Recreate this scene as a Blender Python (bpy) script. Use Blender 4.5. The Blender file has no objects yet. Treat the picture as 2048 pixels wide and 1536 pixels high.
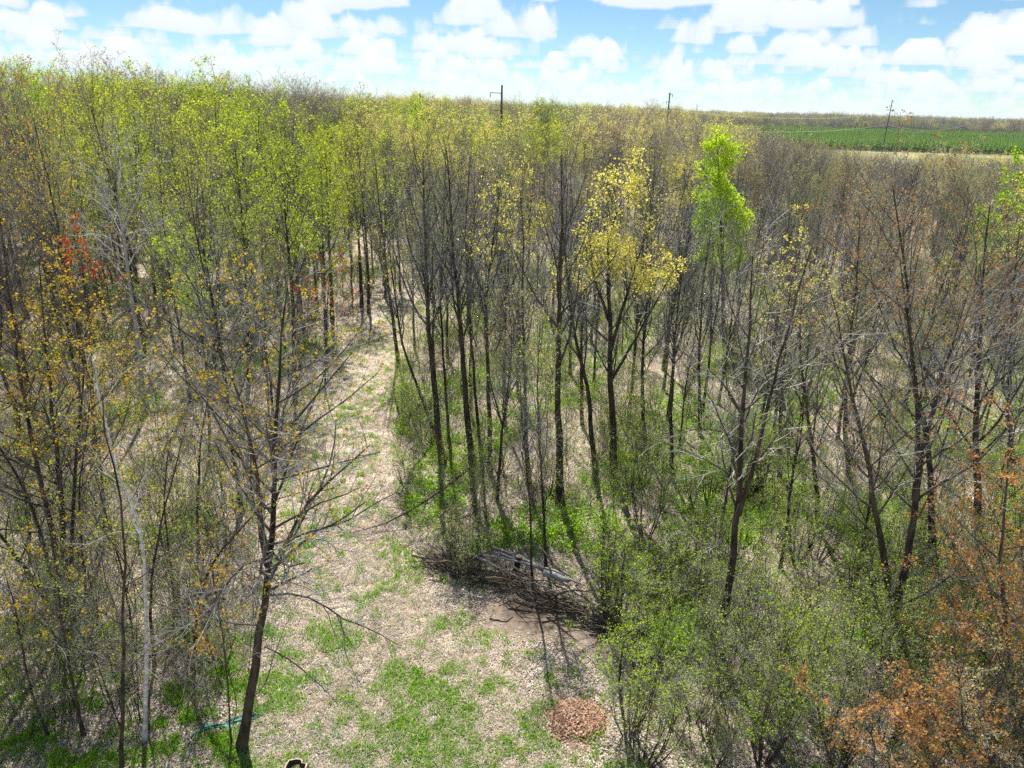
import bpy, math
import numpy as np
from math import radians, sin, cos, pi
from mathutils import Vector, Matrix

# ---------------------------------------------------------------- camera, light, exposure
S = bpy.context.scene
COL = S.collection
H = 18.0                       # camera height over the clearing (a hovering drone)
PITCH = radians(21.35); ROLL = radians(1.5)
cd = bpy.data.cameras.new('camera')
cam = bpy.data.objects.new('camera', cd); COL.objects.link(cam)
cam.location = (0, 0, H); CAM_R = Matrix.Rotation(pi/2-PITCH, 3, 'X') @ Matrix.Rotation(ROLL, 3, 'Z'); cam.rotation_euler = CAM_R.to_euler()
cd.sensor_width = 36.0; cd.lens = 36.0*1422/2048
cd.clip_start = 0.2; cd.clip_end = 20000
S.camera = cam

SUN_AZ = radians(-12.0)        # clockwise from +Y
SUN_EL = radians(54.0)
sun_dir = np.array([sin(SUN_AZ)*cos(SUN_EL), cos(SUN_AZ)*cos(SUN_EL), sin(SUN_EL)])
sl = bpy.data.lights.new('sun', 'SUN'); sl.energy = 5.0; sl.angle = radians(0.5); sl.color = (1.0, 0.965, 0.915)
so = bpy.data.objects.new('sun', sl); COL.objects.link(so)
so.rotation_euler = Vector(sun_dir).to_track_quat('Z', 'Y').to_euler()
so.location = (0, 0, 60)

W = bpy.data.worlds.new('World'); S.world = W; W.use_nodes = True
def build_world():
    nt = W.node_tree; N = nt.nodes; L = nt.links; N.clear()
    def node(t, **k):
        n = N.new(t)
        for a, b in k.items(): setattr(n, a, b)
        return n
    def math_(op, a, b=None, c=None, clamp=False):
        n = node('ShaderNodeMath', operation=op, use_clamp=clamp)
        for i, v in enumerate((a, b, c)):
            if v is None: continue
            if isinstance(v, (int, float)): n.inputs[i].default_value = v
            else: L.new(v, n.inputs[i])
        return n.outputs[0]
    sky = node('ShaderNodeTexSky', sky_type='NISHITA', sun_disc=False)
    sky.sun_elevation = SUN_EL; sky.sun_rotation = SUN_AZ
    sky.altitude = 200; sky.air_density = 0.75; sky.dust_density = 0.05; sky.ozone_density = 3.0
    tc = node('ShaderNodeTexCoord')
    sep = node('ShaderNodeSeparateXYZ'); L.new(tc.outputs['Generated'], sep.inputs[0])
    z = math_('MAXIMUM', math_('ADD', sep.outputs[2], 0.022), 0.004)
    px = math_('DIVIDE', sep.outputs[0], z); py = math_('DIVIDE', sep.outputs[1], z)
    # cumulus field: a flat base and tops that shrink with height, sampled at several heights
    wn = node('ShaderNodeTexWhiteNoise'); wv = node('ShaderNodeVectorMath', operation='SCALE'); wv.inputs[3].default_value = 5000.0
    L.new(tc.outputs['Generated'], wv.inputs[0]); L.new(wv.outputs[0], wn.inputs[0])
    NL = 12
    jit = math_('MULTIPLY', wn.outputs[0], 0.30/(NL-1))
    total = None; shade = None
    for i in range(NL):
        f = i/(NL-1)
        h = 1.0 + 0.30*f
        cmb = node('ShaderNodeCombineXYZ')
        hh = math_('MULTIPLY', math_('ADD', jit, h), 1.25)
        L.new(math_('MULTIPLY', px, hh), cmb.inputs[0]); L.new(math_('MULTIPLY', py, hh), cmb.inputs[1])
        cmb.inputs[2].default_value = 7.3 + 0.15*f
        nz = node('ShaderNodeTexNoise'); nz.inputs['Scale'].default_value = 1.0
        nz.inputs['Detail'].default_value = 4.5; nz.inputs['Roughness'].default_value = 0.5
        L.new(cmb.outputs[0], nz.inputs['Vector'])
        thr = 0.562 + 0.10*f**1.5
        m = node('ShaderNodeMapRange', interpolation_type='SMOOTHSTEP')
        m.inputs[1].default_value = thr; m.inputs[2].default_value = thr + 0.028
        L.new(nz.outputs[0], m.inputs[0])
        a = m.outputs[0]
        total = a if total is None else math_('MAXIMUM', total, a)
        sh = math_('MULTIPLY', a, 0.25 + 0.75*f)
        shade = sh if shade is None else math_('MAXIMUM', shade, sh)
    # fade of the cloud layer into the bright air at the horizon
    fade = node('ShaderNodeMapRange', interpolation_type='SMOOTHSTEP')
    fade.inputs[1].default_value = -0.005; fade.inputs[2].default_value = 0.05
    L.new(sep.outputs[2], fade.inputs[0])
    alpha = math_('MULTIPLY', total, math_('MULTIPLY_ADD', fade.outputs[0], 0.35, 0.60))
    ramp = node('ShaderNodeMix', data_type='RGBA'); ramp.inputs[6].default_value = (0.42, 0.46, 0.49, 1); ramp.inputs[7].default_value = (0.53, 0.55, 0.55, 1)
    L.new(shade, ramp.inputs[0])
    bg1 = node('ShaderNodeBackground'); bg1.inputs[1].default_value = 0.057
    bg2 = node('ShaderNodeBackground'); bg2.inputs[1].default_value = 1.0
    tint = node('ShaderNodeMix', data_type='RGBA', blend_type='MULTIPLY'); tint.inputs[0].default_value = 1.0; tint.inputs[7].default_value = (0.88, 1.02, 1.0, 1)
    L.new(sky.outputs[0], tint.inputs[6]); L.new(tint.outputs[2], bg1.inputs[0]); L.new(ramp.outputs[2], bg2.inputs[0])
    mix = node('ShaderNodeMixShader'); L.new(alpha, mix.inputs[0]); L.new(bg1.outputs[0], mix.inputs[1]); L.new(bg2.outputs[0], mix.inputs[2])
    out = node('ShaderNodeOutputWorld'); L.new(mix.outputs[0], out.inputs[0])
    W.cycles.sampling_method = 'MANUAL'; W.cycles.sample_map_resolution = 512
build_world()
S.view_settings.view_transform = 'Standard'; S.view_settings.look = 'None'
S.view_settings.gamma = 1.0; S.view_settings.use_curve_mapping = False
S.view_settings.exposure = 1.0
S.render.engine = 'CYCLES'
cy = S.cycles
cy.max_bounces = 3; cy.diffuse_bounces = 1; cy.glossy_bounces = 1; cy.transmission_bounces = 2; cy.transparent_max_bounces = 4
cy.caustics_reflective = False; cy.caustics_refractive = False
cy.use_denoising = False; cy.use_adaptive_sampling = False
cy.sample_clamp_indirect = 4.0

# ---------------------------------------------------------------- view geometry used to read ground positions
FPX = 1422.0
def ray(x, y):
    u = (x-1024)/FPX; v = (768-y)/FPX
    return np.array(CAM_R @ Vector((u, v, -1.0)))
def gp(x, y):
    d = ray(x, y); t = -H/d[2]
    return np.array([d[0]*t, d[1]*t])
def at(x, y, Y):
    d = ray(x, y); t = Y/d[1]
    return np.array([d[0]*t, Y, H+d[2]*t])
def screen_x(X, Y, Z=8.0):
    c = Y*cos(PITCH)+(H-Z)*sin(PITCH)
    return 1024 + FPX*X/c

def smooth_noise(x, y):
    return (np.sin(x*0.31+1.3)*np.cos(y*0.27+0.4)*0.5 + np.sin(x*0.83+y*0.55)*0.25 + np.sin(x*1.7-y*1.9+2.0)*0.12)
def ground_z(x, y):
    x = np.asarray(x, float); y = np.asarray(y, float)
    r = np.hypot(x, y)
    return 0.12*smooth_noise(x, y)*np.clip(60/np.maximum(r, 60), 0, 1)

# ---------------------------------------------------------------- materials
def mat(name):
    m = bpy.data.materials.new(name); m.use_nodes = True
    nt = m.node_tree; nt.nodes.clear()
    return m, nt
def nn(nt, t, **k):
    n = nt.nodes.new(t)
    for a, b in k.items(): setattr(n, a, b)
    return n
def ramp_node(nt, stops, fac):
    r = nn(nt, 'ShaderNodeValToRGB')
    e = r.color_ramp.elements
    while len(e) < len(stops): e.new(0.5)
    for el, (p, c) in zip(e, stops): el.position = p; el.color = (*c, 1)
    nt.links.new(fac, r.inputs[0]); return r.outputs[0]

def bark_material(name, c0, c1, scale=6.0, rough=0.9, bump=0.4, stretch=0.25):
    m, nt = mat(name); L = nt.links
    tc = nn(nt, 'ShaderNodeTexCoord'); mp = nn(nt, 'ShaderNodeMapping'); mp.inputs['Scale'].default_value = (1, 1, stretch)
    L.new(tc.outputs['Object'], mp.inputs[0])
    nz = nn(nt, 'ShaderNodeTexNoise'); nz.inputs['Scale'].default_value = scale; nz.inputs['Detail'].default_value = 4
    L.new(mp.outputs[0], nz.inputs['Vector'])
    c = ramp_node(nt, [(0.32, c0), (0.68, c1)], nz.outputs[0])
    b = nn(nt, 'ShaderNodeBsdfPrincipled'); b.inputs['Roughness'].default_value = rough
    b.inputs['Specular IOR Level'].default_value = 0.3
    L.new(c, b.inputs['Base Color'])
    if bump:
        n2 = nn(nt, 'ShaderNodeTexNoise'); n2.inputs['Scale'].default_value = scale*5; n2.inputs['Detail'].default_value = 2
        L.new(mp.outputs[0], n2.inputs['Vector'])
        bp = nn(nt, 'ShaderNodeBump'); bp.inputs['Strength'].default_value = bump; bp.inputs['Distance'].default_value = 0.03
        L.new(n2.outputs[0], bp.inputs['Height']); L.new(bp.outputs[0], b.inputs['Normal'])
    o = nn(nt, 'ShaderNodeOutputMaterial'); L.new(b.outputs[0], o.inputs[0]); return m

def leaf_material(name, c0, c1, c2, trans=0.5):
    m, nt = mat(name); L = nt.links
    g = nn(nt, 'ShaderNodeNewGeometry'); oi = nn(nt, 'ShaderNodeObjectInfo')
    mx = nn(nt, 'ShaderNodeMath', operation='MULTIPLY_ADD'); L.new(oi.outputs['Random'], mx.inputs[0]); mx.inputs[1].default_value = 0.35
    ml = nn(nt, 'ShaderNodeMath', operation='MULTIPLY'); L.new(g.outputs['Random Per Island'], ml.inputs[0]); ml.inputs[1].default_value = 0.65
    L.new(ml.outputs[0], mx.inputs[2])
    c = ramp_node(nt, [(0.1, c0), (0.5, c1), (0.9, c2)], mx.outputs[0])
    d = nn(nt, 'ShaderNodeBsdfDiffuse'); t = nn(nt, 'ShaderNodeBsdfTranslucent')
    L.new(c, d.inputs[0])
    L.new(c, t.inputs[0])
    x = nn(nt, 'ShaderNodeMixShader'); x.inputs[0].default_value = trans
    L.new(d.outputs[0], x.inputs[1]); L.new(t.outputs[0], x.inputs[2])
    o = nn(nt, 'ShaderNodeOutputMaterial'); L.new(x.outputs[0], o.inputs[0]); return m

def plain(name, c, rough=0.8, var=0.25, scale=8.0):
    m, nt = mat(name); L = nt.links
    tc = nn(nt, 'ShaderNodeTexCoord'); nz = nn(nt, 'ShaderNodeTexNoise'); nz.inputs['Scale'].default_value = scale; nz.inputs['Detail'].default_value = 3
    L.new(tc.outputs['Object'], nz.inputs['Vector'])
    cc = ramp_node(nt, [(0.3, tuple(v*(1-var) for v in c)), (0.7, tuple(min(1, v*(1+var)) for v in c))], nz.outputs[0])
    b = nn(nt, 'ShaderNodeBsdfPrincipled'); b.inputs['Roughness'].default_value = rough; b.inputs['Specular IOR Level'].default_value = 0.3
    L.new(cc, b.inputs['Base Color'])
    o = nn(nt, 'ShaderNodeOutputMaterial'); L.new(b.outputs[0], o.inputs[0]); return m

M = {}
M['bark_dark'] = bark_material('bark_dark', (0.014, 0.010, 0.007), (0.090, 0.068, 0.052))
M['bark_grey'] = bark_material('bark_grey', (0.035, 0.030, 0.025), (0.115, 0.10, 0.085))
M['bark_pale'] = bark_material('bark_pale', (0.24, 0.23, 0.22), (0.52, 0.52, 0.51), scale=3)
M['bark_birch'] = bark_material('bark_birch', (0.30, 0.30, 0.30), (0.70, 0.70, 0.71), scale=5, stretch=1.6)
M['twig_grey'] = bark_material('twig_grey', (0.13, 0.13, 0.125), (0.34, 0.342, 0.335), scale=1.2, bump=0)
M['twig_brown'] = bark_material('twig_brown', (0.06, 0.045, 0.030), (0.17, 0.135, 0.10), scale=1.2, bump=0)
M['twig_pale'] = bark_material('twig_pale', (0.32, 0.30, 0.26), (0.62, 0.60, 0.56), scale=1.2, bump=0)
M['leaf_aspen'] = leaf_material('leaf_aspen', (0.26, 0.36, 0.015), (0.44, 0.52, 0.025), (0.6, 0.62, 0.07), 0.52)
M['leaf_green'] = leaf_material('leaf_green', (0.26, 0.44, 0.012), (0.42, 0.62, 0.018), (0.58, 0.72, 0.04), 0.52)
M['leaf_yellow'] = leaf_material('leaf_yellow', (0.56, 0.52, 0.05), (0.76, 0.68, 0.11), (0.86, 0.78, 0.3), 0.5)
M['leaf_cream'] = leaf_material('leaf_cream', (0.44, 0.38, 0.13), (0.58, 0.5, 0.2), (0.64, 0.56, 0.27))
M['leaf_gold'] = leaf_material('leaf_gold', (0.4, 0.33, 0.025), (0.52, 0.38, 0.03), (0.52, 0.26, 0.03))
M['leaf_rust'] = leaf_material('leaf_rust', (0.24, 0.11, 0.045), (0.36, 0.18, 0.07), (0.38, 0.27, 0.09))
M['leaf_orange'] = leaf_material('leaf_orange', (0.4, 0.17, 0.055), (0.6, 0.3, 0.09), (0.74, 0.5, 0.22), 0.5)
M['leaf_red'] = leaf_material('leaf_red', (0.42, 0.04, 0.02), (0.52, 0.09, 0.03), (0.48, 0.18, 0.05))
M['leaf_shrub'] = leaf_material('leaf_shrub', (0.28, 0.42, 0.025), (0.46, 0.58, 0.045), (0.62, 0.67, 0.09), 0.5)
M['leaf_olive'] = leaf_material('leaf_olive', (0.26, 0.3, 0.03), (0.4, 0.41, 0.045), (0.52, 0.46, 0.07), 0.5)
M['needle'] = leaf_material('needle', (0.09, 0.17, 0.02), (0.15, 0.28, 0.03), (0.21, 0.36, 0.05), 0.35)
M['needle_dark'] = leaf_material('needle_dark', (0.018, 0.04, 0.018), (0.03, 0.06, 0.022), (0.045, 0.08, 0.03), 0.2)
M['grass'] = leaf_material('grass', (0.11, 0.32, 0.008), (0.2, 0.48, 0.012), (0.4, 0.58, 0.035), 0.5)
M['dry_grass'] = leaf_material('dry_grass', (0.36, 0.29, 0.19), (0.58, 0.48, 0.36), (0.74, 0.66, 0.54), 0.3)
M['dry_leaf'] = leaf_material('dry_leaf', (0.26, 0.2, 0.14), (0.6, 0.51, 0.41), (0.84, 0.77, 0.68), 0.25)
M['pile_leaf'] = leaf_material('pile_leaf', (0.4, 0.23, 0.14), (0.62, 0.42, 0.3), (0.78, 0.64, 0.53), 0.25)
M['herb'] = leaf_material('herb', (0.14, 0.34, 0.01), (0.26, 0.50, 0.015), (0.44, 0.60, 0.04), 0.5)
M['wood'] = plain('cut_wood', (0.34, 0.27, 0.19), 0.8, 0.4, 12)
M['tarp'] = plain('tarp', (0.03, 0.15, 0.12), 0.5, 0.5, 5)
M['pole_wood'] = plain('pole_wood', (0.05, 0.035, 0.028))
M['wire'] = plain('wire_metal', (0.72, 0.74, 0.74), 0.4)
M['insulator'] = plain('insulator', (0.25, 0.25, 0.26), 0.3)

# ---------------------------------------------------------------- mesh helpers
def mesh_from(name, V, F, material=None, smooth=False, mat_index=None):
    """V (n,3); F a list of (faces array (m,k)) blocks."""
    me = bpy.data.meshes.new(name)
    V = np.ascontiguousarray(V, dtype=np.float32)
    me.vertices.add(len(V)); me.vertices.foreach_set('co', V.ravel())
    F = [f for f in F if len(f)]
    nl = sum(f.size for f in F); npoly = sum(len(f) for f in F)
    me.loops.add(nl); me.polygons.add(npoly)
    me.loops.foreach_set('vertex_index', np.concatenate([f.ravel() for f in F]).astype(np.int32))
    tot = np.concatenate([np.full(len(f), f.shape[1]) for f in F]).astype(np.int32)
    st = np.concatenate([[0], np.cumsum(tot)[:-1]]).astype(np.int32)
    me.polygons.foreach_set('loop_start', st)
    if smooth: me.polygons.foreach_set('use_smooth', np.ones(npoly, dtype=bool))
    if material is not None:
        for x in (material if isinstance(material, (list, tuple)) else [material]): me.materials.append(x)
    if mat_index is not None: me.polygons.foreach_set('material_index', np.ascontiguousarray(mat_index, dtype=np.int32))
    me.update(calc_edges=True)
    return me
def link(name, data, parent=None, loc=None):
    o = bpy.data.objects.new(name, data); COL.objects.link(o)
    if parent is not None: o.parent = parent
    if loc is not None: o.location = loc
    return o
def tag(o, label=None, cat=None, group=None, kind=None):
    if label: o['label'] = label
    if cat: o['category'] = cat
    if group: o['group'] = group
    if kind: o['kind'] = kind
    return o

class Geo:
    """collects vertex / quad blocks"""
    def __init__(s): s.V = []; s.F = []; s.n = 0; s.limbs = None
    def add(s, V, F):
        s.V.append(V); s.F.append(F + s.n); s.n += len(V)
    def get(s):
        if not s.V: return np.zeros((0, 3)), np.zeros((0, 4), int)
        return np.concatenate(s.V), np.concatenate(s.F)
    def tris(s): return 2*sum(len(f) for f in s.F)

def norm(a): return a/np.maximum(np.linalg.norm(a, axis=-1, keepdims=True), 1e-9)
def frames(T):
    ref = np.where(np.abs(T[..., 2:3]) > 0.9, np.array([1.0, 0, 0]), np.array([0, 0, 1.0]))
    u = norm(np.cross(T, ref)); v = np.cross(T, u); return u, v
def tubes(P, R, sides, cap=False):
    """P (N,K,3), R (N,K) -> quads"""
    N, K, _ = P.shape
    T = np.empty_like(P); T[:, 1:-1] = P[:, 2:]-P[:, :-2]; T[:, 0] = P[:, 1]-P[:, 0]; T[:, -1] = P[:, -1]-P[:, -2]
    T = norm(T)
    mean = norm(P[:, -1]-P[:, 0])
    ref = np.where(np.abs(mean[:, 2:3]) > 0.8, np.array([1.0, 0.13, 0]), np.array([0.1, 0, 1.0]))[:, None, :]
    u = norm(np.cross(T, np.broadcast_to(ref, T.shape))); v = np.cross(T, u)
    a = np.arange(sides)*2*pi/sides
    ring = P[:, :, None, :] + R[:, :, None, None]*(np.cos(a)[:, None]*u[:, :, None, :] + np.sin(a)[:, None]*v[:, :, None, :])
    V = ring.reshape(-1, 3)
    idx = np.arange(N*K*sides).reshape(N, K, sides)
    a0 = idx[:, :-1]; a1 = np.roll(a0, -1, axis=2); b0 = idx[:, 1:]; b1 = np.roll(b0, -1, axis=2)
    F = np.stack([a0, a1, b1, b0], axis=-1).reshape(-1, 4)
    if cap and sides == 4:
        F = np.concatenate([F, idx[:, 0, ::-1], idx[:, -1]])
    return V, F
def resample(pts, K):
    pts = np.asarray(pts, float)
    # Catmull-Rom through the points
    n = len(pts)
    ext = np.vstack([2*pts[0]-pts[1], pts, 2*pts[-1]-pts[-2]])
    out = []
    for i in range(n-1):
        p0, p1, p2, p3 = ext[i:i+4]
        for t in np.linspace(0, 1, 8, endpoint=False):
            out.append(0.5*((2*p1)+(-p0+p2)*t+(2*p0-5*p1+4*p2-p3)*t*t+(-p0+3*p1-3*p2+p3)*t**3))
    out.append(pts[-1]); out = np.array(out)
    s = np.concatenate([[0], np.cumsum(np.linalg.norm(np.diff(out, axis=0), axis=1))])
    q = np.linspace(0, s[-1], K)
    return np.stack([np.interp(q, s, out[:, k]) for k in range(3)], 1)
def lens(P): return np.linalg.norm(np.diff(P, axis=1), axis=2).sum(1)
def sample(P, R, i, t):
    K = P.shape[1]; f = np.clip(t, 0, 0.9999)*(K-1); a = f.astype(int); w = (f-a)[:, None]
    p = P[i, a]*(1-w)+P[i, a+1]*w
    T = norm(P[i, a+1]-P[i, a])
    r = R[i, a]*(1-w[:, 0])+R[i, a+1]*w[:, 0]
    return p, T, r
def branch(rng, P, R, counts, t0, t1, ang, length, K, up, wander, rr, rmin, lenpow=0.5, prof=None, tipr=0.35):
    """child branches of polylines P. counts: array per parent; length: ratio of the parent's length (array or float), profile along t."""
    counts = np.asarray(counts, int)
    i = np.repeat(np.arange(len(P)), counts)
    n = len(i)
    if n == 0: return np.zeros((0, K, 3)), np.zeros((0, K))
    first = np.concatenate([[0], np.cumsum(counts)[:-1]])
    order = np.arange(n)-first[i]
    t = t0+(t1-t0)*(order+rng.random(n))/np.maximum(counts[i], 1)
    p, T, r = sample(P, R, i, t)
    u, v = frames(T)
    phi = order*2.4+rng.random(n)*1.3+rng.random(len(P))[i]*6.28
    a = np.radians(ang)*(0.75+0.5*rng.random(n))
    D = norm(np.cos(a)[:, None]*T+np.sin(a)[:, None]*(np.cos(phi)[:, None]*u+np.sin(phi)[:, None]*v))
    base = lens(P)[i] if np.ndim(length) == 0 else 1.0
    tt = (t-t0)/max(t1-t0, 1e-6)
    pr = prof(tt) if prof is not None else (1-0.75*tt)**lenpow
    Ln = base*(length if np.ndim(length) == 0 else np.asarray(length)[i])*pr*(0.65+0.7*rng.random(n))
    Q = np.empty((n, K, 3)); Q[:, 0] = p
    step = (Ln/(K-1))[:, None]
    for k in range(1, K):
        D = norm(D+wander*rng.normal(size=(n, 3))+np.array([0, 0, up]))
        Q[:, k] = Q[:, k-1]+D*step
    r0 = np.maximum(np.minimum(r*rr, 0.013*Ln+rmin*0.6), rmin)
    RR = np.maximum(r0[:, None]*np.linspace(1, tipr, K)[None, :], rmin*0.6)
    return Q, RR
def leaves_on(rng, P, n, size, spread, zlo=None, clump=1, bias=0.5, keep=None):
    """leaf faces near polylines P (twigs)"""
    if len(P) == 0 or n <= 0: return np.zeros((0, 3)), np.zeros((0, 4), int)
    idx = np.arange(len(P))
    if keep is not None: idx = idx[keep(P[:, -1])]
    if len(idx) == 0: return np.zeros((0, 3)), np.zeros((0, 4), int)
    m = max(1, n//clump)
    i = idx[rng.integers(0, len(idx), m)]; t = bias+(1-bias)*rng.random(m)
    p, _, _ = sample(P, np.zeros(P.shape[:2]), i, t)
    p = np.repeat(p, clump, 0)
    p = p+rng.normal(size=p.shape)*spread
    m = len(p)
    a = norm(rng.normal(size=(m, 3))); b = norm(np.cross(a, rng.normal(size=(m, 3)))); c = np.cross(a, b)
    s = (size*(0.45+1.1*rng.random(m)**1.6))[:, None]
    V = np.stack([p-a*s*0.5, p+b*s*0.38+c*s*0.10, p+a*s*0.5, p-b*s*0.38+c*s*0.10], 1).reshape(-1, 3)
    return V, np.arange(4*m).reshape(-1, 4)

# ---------------------------------------------------------------- trees
def grow(seed, stems, limb, sub, twig, leaf=None, sides=(7, 4, 3, 3), extra=None, stem_K=14):
    """stems: list of (points, r0, r1). Returns per-stem trunk geometry, branch geometry, leaf geometry (world or local units)."""
    rng = np.random.default_rng(seed)
    trunks = []; br = Geo(); lf = Geo()
    SP = []; SR = []
    for pts, r0, r1 in stems:
        q = resample(pts, stem_K)
        ln = np.linalg.norm(np.diff(q, axis=0), axis=1).sum()
        q[1:-1] += rng.normal(size=(stem_K-2, 3))*0.0018*ln*np.array([1, 1, 0.2])
        f = np.linspace(0, 1, stem_K)
        r = r0+(r1-r0)*f**0.85
        r[0] *= 1.25
        SP.append(q); SR.append(r)
        trunks.append(tubes(q[None], r[None], sides[0]))
    SP = np.array(SP); SR = np.array(SR)
    sl_ = lens(SP)
    nl = np.maximum(2, (limb['n']*sl_/sl_.max()).astype(int))
    LP, LR = branch(rng, SP, SR, nl, limb.get('t0', 0.3), limb.get('t1', 0.995), limb['ang'], limb['len'], 8, limb['up'], limb.get('wander', 0.12), 0.55, limb.get('rmin', 0.012), prof=limb.get('prof'))
    if extra:
        EP = np.array([resample(p, 8) for p, r in extra]); ER = np.array([np.linspace(r, r*0.3, 8) for p, r in extra])
        LP = np.concatenate([LP, EP]); LR = np.concatenate([LR, ER])
    lm_ = Geo(); lm_.add(*tubes(LP, LR, sides[1]))
    ll = lens(LP)
    ns = np.maximum(2, np.round(sub['n']*ll/max(np.median(ll), .1))).astype(int); ns = np.minimum(ns, sub['n']*3)
    BP, BR = branch(rng, LP, LR, ns, sub.get('t0', 0.2), 0.98, sub['ang'], sub['len'], 5, sub['up'], sub.get('wander', 0.16), 0.6, sub['rmin'])
    br.add(*tubes(BP, BR, sides[2]))
    bl = lens(BP)
    nt_ = np.clip(np.round(twig['n']*bl/max(np.median(bl), .05)), 1, twig['n']*2.5).astype(int)
    TP, TR = branch(rng, BP, BR, nt_, 0.15, 1.0, twig['ang'], twig['len'], 3, twig['up'], twig.get('wander', 0.2), 0.7, twig['rmin'], lenpow=0.3)
    br.add(*tubes(TP, TR, sides[3]))
    if leaf:
        z = TP[:, -1, 2]; zl, zh = z.min(), z.max()
        keep = None
        if leaf.get('zlo', 0) > 0:
            zz = zl+(zh-zl)*leaf['zlo']; keep = lambda E: E[:, 2] > zz
        lf.add(*leaves_on(rng, TP, leaf['n'], leaf['size'], leaf.get('spread', 0.05), clump=leaf.get('clump', 1), bias=leaf.get('bias', 0.3), keep=keep))
    br.limbs = lm_
    return trunks, br, lf

def straight(h, r, lean=0.0, seed=0, wob=0.03):
    rng = np.random.default_rng(seed+991)
    f = np.linspace(0, 1, 6)
    d = rng.normal(size=2)*lean
    pts = np.stack([d[0]*f*h+rng.normal(size=6)*wob*h*f*0.4, d[1]*f*h+rng.normal(size=6)*wob*h*f*0.4, f*h-0.15], 1)
    return [(pts, r, r*0.09)]

def proto_params(kind):
    """crown habit by kind of tree, for a tree about 16 m tall"""
    p = dict(limb=dict(n=20, t0=0.34, ang=36, len=0.28, up=0.12, wander=0.09), sub=dict(n=6, ang=36, len=0.42, up=0.08, rmin=0.009, wander=0.11), twig=dict(n=5, ang=34, len=0.5, up=0.06, rmin=0.0055, wander=0.14), leaf=None)
    if kind == 'aspen': p['limb'].update(n=24, t0=0.30, ang=42, len=0.24); p['leaf'] = dict(n=5600, size=0.12, spread=0.13, clump=6)
    if kind == 'yellow': p['limb'].update(n=22, t0=0.38, ang=40, len=0.33, up=0.14); p['leaf'] = dict(n=4400, size=0.12, spread=0.12, clump=5, zlo=0.30)
    if kind == 'cream': p['limb'].update(n=24, t0=0.38, ang=40, len=0.33, up=0.12); p['leaf'] = dict(n=2800, size=0.10, spread=0.10, clump=4, zlo=0.25)
    if kind == 'gold': p['limb'].update(n=24, t0=0.32, ang=46, len=0.36, up=0.06); p['leaf'] = dict(n=3400, size=0.085, spread=0.08, clump=3, zlo=0.2)
    if kind == 'rust': p['limb'].update(n=24, t0=0.30, ang=38, len=0.36, up=0.12); p['leaf'] = dict(n=2800, size=0.08, spread=0.07, clump=4, zlo=0.3)
    if kind == 'red': p['limb'].update(n=20, t0=0.4, ang=46, len=0.3, up=0.06); p['leaf'] = dict(n=1500, size=0.12, spread=0.08, clump=3, zlo=0.2)
    if kind == 'green': p['limb'].update(n=30, t0=0.25, ang=46, len=0.20, up=0.06); p['leaf'] = dict(n=7500, size=0.17, spread=0.14, clump=3)
    if kind == 'olive': p['limb'].update(n=26, t0=0.30, ang=36, len=0.30, up=0.12); p['leaf'] = dict(n=3200, size=0.085, spread=0.08, clump=3)
    return p
SPEC = {  # kind: (bark, twig, leaf material)
    'bare': ('bark_grey', 'twig_grey', None), 'bare_brown': ('bark_dark', 'twig_brown', None), 'aspen': ('bark_grey', 'twig_grey', 'leaf_aspen'),
    'yellow': ('bark_dark', 'twig_grey', 'leaf_yellow'), 'cream': ('bark_dark', 'twig_grey', 'leaf_cream'), 'gold': ('bark_dark', 'twig_grey', 'leaf_gold'),
    'rust': ('bark_dark', 'twig_grey', 'leaf_rust'), 'red': ('bark_dark', 'twig_brown', 'leaf_red'), 'green': ('bark_dark', 'twig_brown', 'leaf_green'),
    'olive': ('bark_dark', 'twig_grey', 'leaf_olive')}

def parts_to_meshes(name, kind_spec, trunks, br, lf):
    bk, tw, lm = kind_spec
    out = [('trunk', mesh_from(name+'_trunk', v, [f], M[bk], True)) for v, f in trunks]
    v, f = br.limbs.get(); out.append(('limbs', mesh_from(name+'_limbs', v, [f], M['bark_grey' if bk == 'bark_dark' else bk], True)))
    v, f = br.get(); out.append(('crown', mesh_from(name+'_crown', v, [f], M[tw], True)))
    if lf.n and lm:
        v, f = lf.get(); out.append(('foliage', mesh_from(name+'_foliage', v, [f], M[lm])))
    return out
def one_mesh(name, kind_spec, trunks, br, lf):
    bk, tw, lm = kind_spec
    g = Geo(); mi = []
    for v, f in trunks: g.add(v, f); mi.append(np.zeros(len(f)))
    v, f = br.limbs.get(); g.add(v, f); mi.append(np.zeros(len(f)))
    v, f = br.get(); g.add(v, f); mi.append(np.ones(len(f)))
    ms = [M[bk], M[tw]]
    if lf.n and lm: v, f = lf.get(); g.add(v, f); mi.append(np.full(len(f), 2)); ms.append(M[lm])
    V, F = g.get()
    return mesh_from(name, V, [F], ms, False, np.concatenate(mi))
def place(name, meshes, loc, rotz=0, scale=(1, 1, 1), label=None, cat='tree', group=None):
    e = link(name, None); e.empty_display_size = 0.3
    e.location = loc; e.rotation_euler = (0, 0, rotz); e.scale = scale
    for n, me in meshes: link(n, me, e)
    return tag(e, label, cat, group)

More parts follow.
